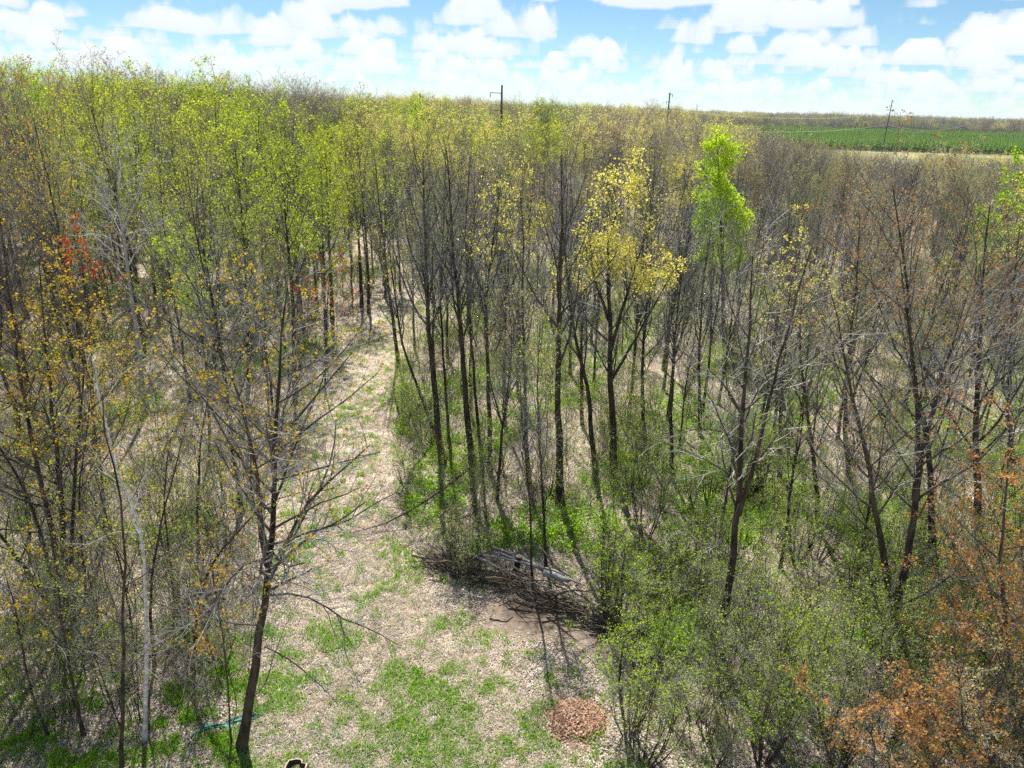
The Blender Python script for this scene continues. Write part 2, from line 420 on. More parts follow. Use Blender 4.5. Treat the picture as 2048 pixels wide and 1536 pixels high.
# ---------------------------------------------------------------- ground
PATH_PX = [(800, 1700, 9.0), (790, 1536, 8.0), (760, 1350, 6.2), (720, 1200, 4.6), (690, 1050, 4.0), (690, 950, 3.6), (705, 850, 3.4), (725, 770, 3.2), (745, 700, 3.4), (765, 650, 3.6), (800, 615, 4.5), (850, 600, 4.5)]
PATH = np.array([[*gp(x, y), w] for x, y, w in PATH_PX])
def path_mask(x, y):
    """1 on the grassy clearing and path, falling to 0 in the wood"""
    x = np.asarray(x, float); y = np.asarray(y, float)
    best = np.full(x.shape, 1e9)
    for (x0, y0, w0), (x1, y1, w1) in zip(PATH[:-1], PATH[1:]):
        dx, dy = x1-x0, y1-y0
        t = np.clip(((x-x0)*dx+(y-y0)*dy)/(dx*dx+dy*dy), 0, 1)
        d = np.hypot(x-x0-t*dx, y-y0-t*dy)-(w0+(w1-w0)*t)*0.62
        best = np.minimum(best, d)
    return np.clip(0.5-best/1.6, 0, 1)
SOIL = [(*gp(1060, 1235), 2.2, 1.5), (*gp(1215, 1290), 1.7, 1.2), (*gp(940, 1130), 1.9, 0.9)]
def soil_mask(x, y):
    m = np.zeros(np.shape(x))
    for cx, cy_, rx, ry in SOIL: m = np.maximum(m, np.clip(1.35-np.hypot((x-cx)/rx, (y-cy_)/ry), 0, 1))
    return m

def build_ground():
    u = np.linspace(-1, 1, 241); xs = np.sinh(u*6.6)/np.sinh(6.6)*6000
    v = np.linspace(0, 1, 301); ys = -30+np.sinh(v*6.0)/np.sinh(6.0)*9000
    X, Y = np.meshgrid(xs, ys); Z = ground_z(X, Y)
    V = np.stack([X, Y, Z], -1).reshape(-1, 3)
    idx = np.arange(len(V)).reshape(X.shape)
    F = np.stack([idx[:-1, :-1], idx[:-1, 1:], idx[1:, 1:], idx[1:, :-1]], -1).reshape(-1, 4)
    m, nt = mat('woodland_floor'); L = nt.links
    geo = nn(nt, 'ShaderNodeNewGeometry')
    def noise(scale, detail=4, rough=0.6):
        n = nn(nt, 'ShaderNodeTexNoise'); n.inputs['Scale'].default_value = scale; n.inputs['Detail'].default_value = detail; n.inputs['Roughness'].default_value = rough
        L.new(geo.outputs['Position'], n.inputs['Vector']); return n.outputs[0]
    def attr(nm):
        a = nn(nt, 'ShaderNodeAttribute'); a.attribute_name = nm; return a.outputs['Fac']
    def mixc(f, a, b):
        n = nn(nt, 'ShaderNodeMix', data_type='RGBA')
        L.new(f, n.inputs[0])
        for k, c in ((6, a), (7, b)):
            if isinstance(c, tuple): n.inputs[k].default_value = (*c, 1)
            else: L.new(c, n.inputs[k])
        return n.outputs[2]
    def mth(op, a, b, clamp=False):
        n = nn(nt, 'ShaderNodeMath', operation=op, use_clamp=clamp)
        for k, q in enumerate((a, b)):
            if isinstance(q, (int, float)): n.inputs[k].default_value = q
            else: L.new(q, n.inputs[k])
        return n.outputs[0]
    litter = ramp_node(nt, [(0.28, (0.20, 0.15, 0.10)), (0.46, (0.48, 0.395, 0.305)), (0.68, (0.74, 0.66, 0.56))], noise(11, 6, 0.8))
    big = ramp_node(nt, [(0.35, (0.72, 0.66, 0.60)), (0.7, (1.0, 1.0, 1.0))], noise(0.6, 3))
    mul = nn(nt, 'ShaderNodeMix', data_type='RGBA', blend_type='MULTIPLY'); mul.inputs[0].default_value = 1.0
    L.new(litter, mul.inputs[6]); L.new(big, mul.inputs[7])
    green = ramp_node(nt, [(0.3, (0.06, 0.11, 0.02)), (0.7, (0.17, 0.26, 0.04))], noise(9, 4))
    gm = nn(nt, 'ShaderNodeMapRange'); gm.inputs[1].default_value = 0.56; gm.inputs[2].default_value = 0.70; L.new(noise(0.9, 5, 0.7), gm.inputs[0])
    col = mixc(mth('MULTIPLY', gm.outputs[0], 0.75), mul.outputs[2], green)
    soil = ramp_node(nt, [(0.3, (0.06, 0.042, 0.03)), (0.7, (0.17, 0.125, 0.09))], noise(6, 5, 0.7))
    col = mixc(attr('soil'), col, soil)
    far = ramp_node(nt, [(0.35, (0.20, 0.20, 0.07)), (0.65, (0.40, 0.36, 0.18))], noise(0.03, 4))
    col = mixc(attr('field'), col, far)
    b = nn(nt, 'ShaderNodeBsdfPrincipled'); b.inputs['Roughness'].default_value = 0.95; b.inputs['Specular IOR Level'].default_value = 0.1
    L.new(col, b.inputs['Base Color'])
    bp = nn(nt, 'ShaderNodeBump'); bp.inputs['Strength'].default_value = 0.7; bp.inputs['Distance'].default_value = 0.06
    L.new(noise(16, 5, 0.7), bp.inputs['Height']); L.new(bp.outputs[0], b.inputs['Normal'])
    o = nn(nt, 'ShaderNodeOutputMaterial'); L.new(b.outputs[0], o.inputs[0])
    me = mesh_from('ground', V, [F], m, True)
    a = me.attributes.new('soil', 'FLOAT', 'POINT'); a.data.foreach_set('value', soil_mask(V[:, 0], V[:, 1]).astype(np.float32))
    fld = np.clip((V[:, 1]-300)/40, 0, 1)
    a = me.attributes.new('field', 'FLOAT', 'POINT'); a.data.foreach_set('value', fld.astype(np.float32))
    g = link('ground', me); tag(g, 'pale leaf-strewn woodland floor with green tufts', None, None, 'structure')
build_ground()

# ---------------------------------------------------------------- geometry-node scatter for uncountable stuff
def scatter(name, pts, rot, scl, idx, meshes, label, cat):
    me = bpy.data.meshes.new(name)
    n = len(pts)
    me.vertices.add(n); me.vertices.foreach_set('co', np.ascontiguousarray(pts, dtype=np.float32).ravel())
    for nm, typ, val in (('rot', 'FLOAT_VECTOR', rot), ('scl', 'FLOAT_VECTOR', scl)):
        a = me.attributes.new(nm, typ, 'POINT'); a.data.foreach_set('vector', np.ascontiguousarray(val, dtype=np.float32).ravel())
    a = me.attributes.new('pick', 'INT', 'POINT'); a.data.foreach_set('value', np.ascontiguousarray(idx, dtype=np.int32))
    c = bpy.data.collections.new(name+'_kinds')
    for k, m_ in enumerate(meshes):
        o = bpy.data.objects.new('%s_kind_%02d' % (name, k), m_); c.objects.link(o)
    ng = bpy.data.node_groups.new(name+'_scatter', 'GeometryNodeTree')
    ng.interface.new_socket('Geometry', in_out='INPUT', socket_type='NodeSocketGeometry')
    ng.interface.new_socket('Geometry', in_out='OUTPUT', socket_type='NodeSocketGeometry')
    N = ng.nodes; L = ng.links
    gi = N.new('NodeGroupInput'); go = N.new('NodeGroupOutput')
    ip = N.new('GeometryNodeInstanceOnPoints'); ci = N.new('GeometryNodeCollectionInfo')
    ci.inputs[0].default_value = c; ci.inputs['Separate Children'].default_value = True; ci.inputs['Reset Children'].default_value = True
    ip.inputs['Pick Instance'].default_value = True
    def att(nm, dt):
        a = N.new('GeometryNodeInputNamedAttribute'); a.data_type = dt; a.inputs[0].default_value = nm; return a.outputs[0]
    L.new(gi.outputs[0], ip.inputs['Points']); L.new(ci.outputs[0], ip.inputs['Instance'])
    L.new(att('pick', 'INT'), ip.inputs['Instance Index'])
    er = N.new('FunctionNodeEulerToRotation'); L.new(att('rot', 'FLOAT_VECTOR'), er.inputs[0])
    L.new(er.outputs[0], ip.inputs['Rotation']); L.new(att('scl', 'FLOAT_VECTOR'), ip.inputs['Scale'])
    L.new(ip.outputs[0], go.inputs[0])
    o = link(name, me); md = o.modifiers.new('scatter', 'NODES'); md.node_group = ng
    return tag(o, label, cat, None, 'stuff')
def rz(rng, n, tilt=0.0):
    r = rng.normal(size=(n, 3))*tilt; r[:, 2] = rng.random(n)*2*pi; return r
def s3(s): return np.repeat(np.asarray(s)[:, None], 3, 1)

# ---------------------------------------------------------------- hero trees, read off the photograph
def stem_px(pts, Y, dy=0.0, r=0.1, r1=None, z0=None):
    """trunk points given where they are seen; the first stands at distance Y, leaning dy metres further by the top"""
    n = len(pts); P = np.array([at(x, y, Y+dy*i/(n-1)) for i, (x, y) in enumerate(pts)])
    if z0 is not None: P[0, 2] = z0
    return (P, r, max(0.014, r*0.10) if r1 is None else r1)
HEROES = []
def hero(name, label, spec, seed, base_px, stems, limb, sub, twig, leaf=None, extra=None, cat='tree', group=None, Y=None):
    b = gp(*base_px); Yb = b[1] if Y is None else Y
    X0 = at(*base_px, Yb)
    org = np.array([X0[0], Yb, float(ground_z(X0[0], Yb))])
    st = []
    for i, s in enumerate(stems):
        pts, r, dy = s[0], s[1], s[2] if len(s) > 2 else 0.0
        P, r0, r1 = stem_px(pts, Yb, dy, r)
        if s[3:] != ('fork',): P[0, 2] = org[2]-0.12
        st.append((P-org, r0, r1))
    ex = None
    if extra:
        ex = []
        for pts, r, dy in extra:
            P, _, _ = stem_px(pts, Yb, dy, r); ex.append((P-org, r))
    tr, br, lf = grow(seed, st, limb, sub, twig, leaf, extra=ex)
    o = place(name, parts_to_meshes(name, spec, tr, br, lf), org, label=label, cat=cat, group=group)
    HEROES.append((org[0], org[1], 1.2))
    return o
def hp(n=22, t0=0.3, ang=45, ln=0.28, up=0.08, sn=7, sl=0.45, tn=5, tl=0.5, rm=0.0055, wander=0.12):
    return dict(limb=dict(n=int(n*0.8), t0=t0, ang=ang, len=ln, up=up, wander=0.09, rmin=0.010), sub=dict(n=max(3, int(sn*0.9)), ang=40, len=sl, up=0.05, rmin=0.007, wander=0.13), twig=dict(n=max(3, int(tn*0.8)), ang=38, len=tl, up=0.04, rmin=rm*0.9))

# foreground maple with forked trunk
hero('maple_tree', 'dark forked maple with orange-yellow buds, nearest tree, beside the clearing', ('bark_dark', 'twig_grey', 'leaf_gold'), 11, (483, 1500),
     [([(481, 1503), (500, 1400), (520, 1270), (530, 1200), (537, 1125), (548, 1040), (553, 940), (556, 850), (558, 740), (563, 650), (575, 575)], 0.165, 0.6),
      ([(536, 1130), (524, 1080), (520, 1010), (513, 950), (500, 880), (480, 800), (455, 740), (435, 690)], 0.085, -0.8, 'fork'),
      ([(556, 1118), (583, 1065), (600, 1030), (622, 1000), (645, 975), (690, 935), (740, 890)], 0.065, 0.5, 'fork')],
     leaf=dict(n=5200, size=0.06, spread=0.035, clump=4, zlo=0.42),
     extra=[([(541, 1190), (590, 1188), (640, 1205), (680, 1235), (740, 1258), (800, 1292)], 0.042, -0.5), ([(680, 1235), (688, 1270), (692, 1310), (725, 1378)], 0.015, -0.8),
            ([(529, 1293), (560, 1308), (600, 1335), (640, 1370), (678, 1410)], 0.033, -0.6), ([(512, 1250), (460, 1246), (400, 1230), (330, 1212), (262, 1186)], 0.035, 0.6),
            ([(535, 1118), (490, 1128), (445, 1180), (400, 1262), (330, 1300)], 0.04, -0.8), ([(500, 1400), (530, 1370), (545, 1320), (575, 1240)], 0.02, -0.5),
            ([(553, 960), (610, 945), (680, 925), (760, 905)], 0.035, 0.6), ([(555, 880), (600, 830), (650, 770), (705, 705)], 0.04, 0.6),
            ([(554, 900), (500, 840), (440, 800), (370, 780)], 0.035, -0.6)], **hp(42, 0.40, 55, 0.30, 0.04, 8, 0.42, 5, 0.5, 0.005))
# multi-stemmed clump at the left
hero('maple_tree', 'clump of five dark stems fanning out from one foot by the left edge', ('bark_dark', 'twig_brown', 'leaf_gold'), 12, (132, 1240),
     [([(112, 1240), (60, 1150), (10, 1085), (-60, 990), (-120, 880)], 0.10, -0.8), ([(122, 1238), (98, 1130), (60, 1010), (20, 930), (-30, 840), (-60, 740)], 0.11, 0.4),
      ([(130, 1238), (115, 1120), (92, 1010), (66, 900), (45, 780), (28, 650), (12, 545)], 0.14, 0.9), ([(137, 1238), (126, 1080), (118, 950), (102, 800), (88, 650), (78, 520)], 0.14, 1.6),
      ([(146, 1236), (142, 1100), (150, 960), (162, 800), (172, 690), (185, 600)], 0.10, 0.2)],
     leaf=dict(n=7000, size=0.075, spread=0.05, clump=3, zlo=0.35), **hp(26, 0.34, 48, 0.34, 0.05, 6, 0.42, 4, 0.5, 0.006))
# white birch
hero('birch_tree', 'slim pale birch with white bark and a bent top, left of the forked maple', ('bark_birch', 'twig_pale', 'leaf_gold'), 13, (290, 1482),
     [([(289, 1484), (290, 1350), (292, 1200), (286, 1120), (276, 1050), (252, 985), (230, 935), (218, 880), (200, 800), (190, 720)], 0.075, 0.3)],
     leaf=dict(n=500, size=0.05, spread=0.04, clump=2, zlo=0.4), extra=[([(276, 1066), (230, 1064), (190, 1083), (148, 1096)], 0.014, -0.4)], **hp(13, 0.55, 40, 0.16, 0.10, 5, 0.45, 4, 0.5, 0.004))
# thin dark saplings at the left
SAP = [([(243, 1532), (245, 1400), (248, 1300), (246, 1200), (250, 1100), (236, 980), (216, 880), (205, 790)], 0.065, 'tall dark sapling beside the pale birch, leaf sprouts low on its stem'),
       ([(165, 1472), (150, 1380), (130, 1290), (118, 1200), (110, 1120), (90, 1020)], 0.05, 'thin leaning sapling standing in front of the fanning clump'),
       ([(96, 1470), (62, 1380), (45, 1300), (30, 1220), (8, 1140)], 0.045, 'thin sapling leaning left, nearest the lower left corner'),
       ([(172, 1268), (172, 1200), (165, 1100), (160, 1000), (168, 900), (180, 800)], 0.055, 'straight slim sapling just right of the fanning clump'),
       ([(308, 1335), (302, 1250), (305, 1150), (316, 1080), (332, 1010), (350, 940), (372, 850)], 0.06, 'slim reddish sapling behind the pale birch'),
       ([(384, 1345), (392, 1250), (402, 1185), (430, 1120), (480, 1058), (535, 1008), (600, 985)], 0.075, 'arching stem bowed to the right behind the forked maple'),
       ([(348, 1232), (345, 1150), (332, 1060), (330, 960), (345, 860)], 0.06, 'leaning grey sapling between birch and forked maple'),
       ([(463, 1492), (458, 1400), (450, 1320), (440, 1230), (425, 1150)], 0.03, 'whip-thin sapling close against the forked maple trunk'),
       ([(270, 1310), (258, 1220), (240, 1130), (215, 1040), (190, 950)], 0.05, 'dark sapling forking from the foot of the tall one by the birch'),
       ([(395, 1100), (396, 1000), (400, 900), (415, 790), (430, 700)], 0.07, 'straight dark young tree between the clump and the path'),
       ([(60, 1120), (52, 1000), (40, 900), (38, 800)], 0.06, 'slim dark tree behind the fanning clump'),
       ([(210, 1080), (205, 960), (190, 860), (180, 760), (182, 660)], 0.08, 'upright dark tree behind the slim sapling at left')]
for k, (pts, r, lab) in enumerate(SAP):
    hero('sapling', lab, ('bark_dark', 'twig_grey', 'leaf_gold' if k % 2 else 'leaf_olive'), 40+k, pts[0], [(pts, r, 0.3*((k % 3)-1))], leaf=dict(n=700, size=0.06, spread=0.05, clump=2, zlo=0.2), cat='sapling', group='slim saplings left of the clearing',
         **hp(13, 0.3, 45, 0.24, 0.08, 4, 0.45, 4, 0.5, 0.005))
# dark trunks in the middle
MID = [([(797, 724), (786, 640), (776, 560), (766, 480), (757, 400), (748, 300)], 0.16, 'bare', 'leaning dark trunk standing alone at the inner bend of the path'),
       ([(876, 880), (832, 765), (806, 690), (792, 610), (782, 520), (776, 420)], 0.11, 'olive', 'crooked dark trunk leaning left over the path from the central group'),
       ([(886, 925), (871, 800), (862, 700), (853, 560), (848, 420), (846, 305)], 0.21, 'bare', 'thick dark trunk at the path side of the central group'),
       ([(902, 905), (892, 800), (886, 700), (882, 560), (888, 420), (892, 330)], 0.10, 'olive', 'slim dark trunk tight behind the thick one beside the path'),
       ([(946, 935), (931, 800), (925, 700), (918, 620), (908, 520), (900, 400), (893, 300)], 0.20, 'bare', 'tall thick trunk, left of the three close-set central trunks'),
       ([(966, 938), (951, 800), (945, 700), (936, 600), (931, 450), (942, 310)], 0.10, 'bare', 'slim trunk, middle of the three close-set central trunks'),
       ([(980, 940), (978, 800), (975, 720), (972, 600), (986, 480), (1002, 370)], 0.15, 'yellow', 'straight dark trunk, right of the three close-set central trunks'),
       ([(1058, 965), (1052, 850), (1050, 750), (1046, 620), (1046, 500), (1040, 380)], 0.13, 'bare', 'straight grey trunk midway between the close-set three and the big forked one'),
       ([(1120, 1010), (1120, 900), (1115, 800), (1117, 640), (1120, 560), (1125, 440), (1122, 310)], 0.22, 'bare', 'big straight bare tree, its grey crown spreading at the picture centre'),
       ([(1192, 965), (1185, 880), (1175, 780), (1156, 700), (1140, 600), (1129, 500), (1118, 400)], 0.16, 'bare', 'dark trunk leaning left between the big bare tree and the yellow one'),
       ([(1064, 1182), (1062, 1080), (1058, 980), (1046, 880), (1040, 760)], 0.06, 'bare', 'thin dark sapling rising behind the sawn stump'),
       ([(1092, 1140), (1086, 1020), (1080, 900), (1075, 780), (1080, 650)], 0.07, 'olive', 'slim sapling behind and right of the sawn stump'),
       ([(940, 830), (942, 700), (940, 560), (950, 430), (948, 340)], 0.12, 'bare', 'dark trunk in the second rank behind the close-set three'),
       ([(1010, 850), (1008, 720), (1012, 600), (1020, 470), (1018, 360)], 0.13, 'yellow', 'grey trunk in the second rank behind the straight grey one'),
       ([(1165, 850), (1162, 720), (1168, 600), (1175, 480), (1180, 380)], 0.13, 'olive', 'dark trunk in the second rank behind the big bare tree'),
       ([(1290, 900), (1285, 780), (1290, 660), (1300, 540), (1305, 440)], 0.14, 'cream', 'slender tree just right of the yellow tree'),
       ([(1345, 960), (1342, 820), (1350, 680), (1362, 560), (1380, 470)], 0.13, 'bare', 'slender bare tree right of the yellow one, in front of the bright green one'),
       ([(1400, 870), (1398, 760), (1402, 640), (1410, 540), (1425, 440)], 0.13, 'bare', 'dark-stemmed bare tree under the bright green one'),
       ([(665, 640), (662, 560), (658, 470), (655, 380), (650, 300)], 0.2, 'aspen', 'stout dark trunk at the outer bend of the path, yellow-green top'),
       ([(738, 625), (736, 540), (730, 450), (722, 360), (715, 270)], 0.17, 'aspen', 'dark trunk at the far end of the path'),
       ([(723, 613), (720, 540), (716, 460), (706, 380), (700, 300)], 0.2, 'rust', 'thick trunk with reddish buds at the far end of the path'),
       ([(590, 780), (588, 660), (580, 540), (570, 430), (560, 330)], 0.2, 'aspen', 'tall trunk left of the path with bright yellow-green crown'),
       ([(500, 760), (495, 640), (490, 520), (480, 400), (470, 300)], 0.17, 'aspen', 'tall trunk deeper in the wood left of the path, leafy to the top')]
for k, (pts, r, kd, lab) in enumerate(MID):
    lf = {'bare': None, 'olive': dict(n=900, size=0.07, spread=0.06, clump=2, zlo=0.3), 'yellow': dict(n=1300, size=0.09, spread=0.07, clump=3, zlo=0.45), 'cream': dict(n=1200, size=0.09, spread=0.07, clump=3, zlo=0.3),
          'aspen': dict(n=4200, size=0.11, spread=0.12, clump=5), 'rust': dict(n=1500, size=0.09, spread=0.07, clump=2, zlo=0.3)}[kd]
    sp = SPEC[kd]; sp = ('bark_dark', sp[1], sp[2])
    hero('sapling' if r < 0.08 else {'bare': 'bare_tree', 'aspen': 'aspen_tree'}.get(kd, 'budding_tree'), lab, sp, 70+k, pts[0], [(pts, r, 0.5*((k % 3)-1))], leaf=lf, cat='sapling' if r < 0.08 else 'tree', group='dark trunks beside the path',
         **hp(26, 0.42, 34, 0.26, 0.13, 7, 0.42, 5, 0.5, 0.0065))
# yellow flowering maple
hero('yellow_maple', 'tree in pale yellow flower, the brightest yellow crown right of centre', ('bark_dark', 'twig_grey', 'leaf_yellow'), 101, (1230, 965),
     [([(1230, 967), (1225, 880), (1222, 780), (1220, 640), (1215, 520), (1225, 450), (1245, 395)], 0.24, 0.5), ([(1221, 700), (1250, 600), (1275, 520), (1300, 450)], 0.11, -0.6, 'fork'), ([(1220, 640), (1190, 560), (1180, 480), (1185, 420)], 0.09, 0.7, 'fork'), ([(1222, 760), (1270, 680), (1320, 590), (1360, 520)], 0.09, -1.0, 'fork')],
     leaf=dict(n=8500, size=0.10, spread=0.13, clump=4, zlo=0.40), **hp(22, 0.35, 40, 0.26, 0.14, 7, 0.42, 5, 0.5, 0.006))
# bright green tree
hero('green_tree', 'narrow bright lime-green tree in full leaf, upper right of centre', ('bark_dark', 'twig_brown', 'leaf_green'), 102, (1445, 690),
     [([(1450, 690), (1446, 600), (1442, 500), (1440, 400), (1436, 320), (1432, 268)], 0.2, 0.3)],
     leaf=dict(n=15000, size=0.15, spread=0.22, clump=7, zlo=0.10), **hp(46, 0.30, 55, 0.135, 0.08, 7, 0.5, 4, 0.55, 0.008))
# bare pale-twigged tree at right
hero('bare_tree', 'bare forked tree with pale silvery twigs, near, right of the brush pile', ('bark_dark', 'twig_pale', None), 103, (1438, 1325),
     [([(1437, 1328), (1450, 1230), (1462, 1140), (1472, 1040), (1480, 920), (1487, 800), (1495, 700), (1500, 600), (1506, 505)], 0.175, 0.8), ([(1476, 1030), (1500, 960), (1525, 860), (1550, 760), (1575, 660), (1600, 570), (1625, 490)], 0.085, -0.7, 'fork')],
     extra=[([(1465, 1115), (1435, 1095), (1400, 1088), (1368, 1060), (1330, 1050)], 0.02, -0.7), ([(1478, 960), (1430, 930), (1370, 900), (1310, 880)], 0.035, -0.6), ([(1486, 830), (1440, 760), (1390, 720), (1340, 690)], 0.035, 0.5), ([(1488, 880), (1430, 860), (1380, 860), (1330, 890)], 0.03, -1.0),
            ([(1535, 820), (1600, 740), (1660, 690), (1720, 640)], 0.03, -0.4)], **hp(22, 0.42, 44, 0.22, 0.08, 7, 0.42, 5, 0.5, 0.005))
# twin-trunk maple at right
hero('budding_maple', 'tree with twin dark trunks forking low in a V at lower right', ('bark_dark', 'twig_grey', 'leaf_rust'), 104, (1778, 1332),
     [([(1776, 1335), (1780, 1270), (1787, 1205)], 0.21, 0.0), ([(1784, 1215), (1765, 1100), (1745, 980), (1725, 870), (1700, 780), (1682, 680), (1660, 580)], 0.13, 0.5, 'fork'), ([(1792, 1212), (1815, 1110), (1830, 1010), (1848, 880), (1872, 800), (1902, 700), (1935, 590)], 0.16, 0.9, 'fork'), ([(1832, 1000), (1835, 880), (1830, 760), (1815, 640), (1800, 520)], 0.11, 1.5, 'fork')],
     leaf=dict(n=4000, size=0.055, spread=0.045, clump=3, zlo=0.45), extra=[([(1800, 1210), (1850, 1187), (1900, 1152), (1960, 1125)], 0.06, -0.6), ([(1760, 1080), (1700, 1020), (1650, 960), (1600, 930)], 0.03, -0.5)], **hp(24, 0.28, 44, 0.32, 0.08, 7, 0.45, 5, 0.5, 0.006))
RT = [([(1872, 1160), (1858, 920), (1828, 750), (1818, 600), (1800, 480), (1785, 370)], 0.17, 'rust', 'tall russet-budded tree behind the V-forked trunks'),
      ([(1962, 1120), (1952, 850), (1962, 650), (1968, 520), (1980, 410)], 0.2, 'rust', 'tall russet tree by the right edge reaching up to the far field'),
      ([(1640, 1060), (1625, 900), (1605, 760), (1600, 640), (1610, 540)], 0.13, 'cream', 'slender tree with lemon tufts between silvery tree and V-forked trunks'),
      ([(1560, 960), (1562, 820), (1570, 700), (1578, 600), (1600, 500)], 0.13, 'yellow', 'dark-stemmed tree with lime-yellow tufts behind the silvery bare one'),
      ([(1700, 960), (1690, 820), (1700, 680), (1716, 540), (1720, 430)], 0.14, 'rust', 'russet-budded tree behind the left arm of the V fork'),
      ([(2030, 1010), (2020, 840), (2020, 680), (2030, 540), (2040, 450)], 0.17, 'rust', 'tall rusty-brown tree right at the frame edge')]
for k, (pts, r, kd, lab) in enumerate(RT):
    lf = {'rust': dict(n=2000, size=0.07, spread=0.06, clump=3, zlo=0.4), 'cream': dict(n=1300, size=0.09, spread=0.07, clump=4, zlo=0.35), 'yellow': dict(n=1800, size=0.09, spread=0.07, clump=5, zlo=0.4)}[kd]
    hero('budding_tree', lab, SPEC[kd], 120+k, pts[0], [(pts, r, 0.4*((k % 3)-1))], leaf=lf, group='trees right of the brush pile', **hp(26, 0.3, 40, 0.32, 0.09, 7, 0.42, 5, 0.5, 0.0065))
# orange maples, lower right
hero('orange_maple', 'bushy maple in coppery orange leaf filling the right edge', ('bark_grey', 'twig_grey', 'leaf_orange'), 131, (2030, 1440),
     [([(2030, 1442), (2020, 1300), (2000, 1150), (2010, 1000), (2020, 860)], 0.10, 0.4), ([(2035, 1440), (1980, 1330), (1930, 1240), (1890, 1160)], 0.06, -0.5), ([(2040, 1440), (2070, 1300), (2090, 1150), (2080, 950)], 0.08, 0.6)],
     leaf=dict(n=9000, size=0.07, spread=0.07, clump=6), **hp(20, 0.22, 50, 0.32, 0.05, 7, 0.45, 4, 0.5, 0.005))
hero('orange_maple', 'low coppery maple sapling at the bottom edge, lower right', ('bark_grey', 'twig_grey', 'leaf_orange'), 132, (1840, 1600),
     [([(1840, 1602), (1830, 1500), (1815, 1420), (1800, 1370)], 0.035, 0.2), ([(1842, 1600), (1780, 1500), (1720, 1430), (1680, 1390)], 0.03, -0.3), ([(1845, 1600), (1890, 1500), (1930, 1430), (1950, 1390)], 0.03, -0.2)],
     leaf=dict(n=5200, size=0.065, spread=0.06, clump=6), cat='sapling', **hp(12, 0.2, 52, 0.4, 0.04, 6, 0.45, 4, 0.5, 0.004))
hero('cream_sapling', 'thin grey sapling with cream-yellow leaves in the lower right corner', ('bark_grey', 'twig_pale', 'leaf_cream'), 133, (1985, 1590),
     [([(1985, 1592), (1978, 1500), (1990, 1400), (2010, 1300)], 0.04, 0.2), ([(1982, 1520), (1950, 1440), (1930, 1380)], 0.025, -0.2, 'fork')],
     leaf=dict(n=1400, size=0.06, spread=0.05, clump=3), cat='sapling', **hp(12, 0.25, 45, 0.36, 0.06, 5, 0.45, 4, 0.5, 0.004))
for k, (bx, by, h_, lab) in enumerate(((2075, 1540, 1180, 'coppery maple bush in the lower right corner, tallest of the corner bushes'), (1935, 1570, 1300, 'small coppery maple bush left of the corner one'), (2060, 1330, 1000, 'coppery maple behind the bushy one on the right edge'))):
    hero('orange_maple', lab, ('bark_grey', 'twig_grey', 'leaf_orange'), 135+k, (bx, by), [([(bx, by), (bx-10, (by+h_)/2), (bx-25, h_)], 0.05, 0.3), ([(bx, by), (bx-55, (by+h_)/2+20), (bx-100, h_+60)], 0.04, -0.4), ([(bx, by), (bx+40, (by+h_)/2+10), (bx+80, h_+40)], 0.04, 0.2)],
         leaf=dict(n=2800, size=0.065, spread=0.07, clump=6), cat='sapling', **hp(13, 0.2, 52, 0.36, 0.04, 6, 0.45, 4, 0.5, 0.004))
# silvery dead tree at left
hero('silver_tree', 'bare silvery-white tree with spreading limbs in the wood at upper left', ('bark_pale', 'twig_pale', None), 141, (290, 830),
     [([(290, 832), (278, 700), (262, 590), (250, 500), (240, 420), (236, 340), (225, 262)], 0.17, 0.6), ([(245, 460), (275, 400), (290, 345), (315, 300)], 0.06, -0.8, 'fork')],
     extra=[([(250, 500), (205, 470), (160, 472), (135, 470)], 0.05, -0.8), ([(240, 440), (190, 400), (150, 375)], 0.04, -1.0), ([(250, 470), (300, 455), (340, 430)], 0.04, -1.0)], **hp(26, 0.50, 46, 0.24, 0.06, 7, 0.45, 5, 0.5, 0.009))
hero('willow_tree', 'lime-yellow feathery young tree in the wood left of the path', ('bark_grey', 'twig_grey', 'leaf_green'), 142, (420, 900),
     [([(420, 900), (415, 780), (400, 650), (375, 560), (345, 490)], 0.09, 0.5), ([(405, 700), (400, 600), (385, 540)], 0.05, -0.5, 'fork')], leaf=dict(n=3000, size=0.085, spread=0.06, clump=3, zlo=0.35), **hp(18, 0.4, 30, 0.24, 0.18, 6, 0.5, 4, 0.5, 0.006))
hero('red_maple', 'young maple with small crimson leaves in the wood at left', ('bark_dark', 'twig_brown', 'leaf_red'), 143, (190, 900),
     [([(190, 900), (185, 760), (175, 640), (165, 540), (150, 490)], 0.07, 0.3)], leaf=dict(n=1100, size=0.085, spread=0.06, clump=5, zlo=0.45), **hp(14, 0.5, 52, 0.24, 0.05, 5, 0.45, 3, 0.5, 0.006))
hero('red_maple', 'young crimson-leaved maple near the outer bend of the path', ('bark_dark', 'twig_brown', 'leaf_red'), 144, (650, 780),
     [([(650, 780), (652, 680), (655, 600), (665, 520)], 0.06, 0.3)], leaf=dict(n=800, size=0.085, spread=0.06, clump=5, zlo=0.3), **hp(12, 0.4, 55, 0.3, 0.04, 5, 0.45, 3, 0.5, 0.006))

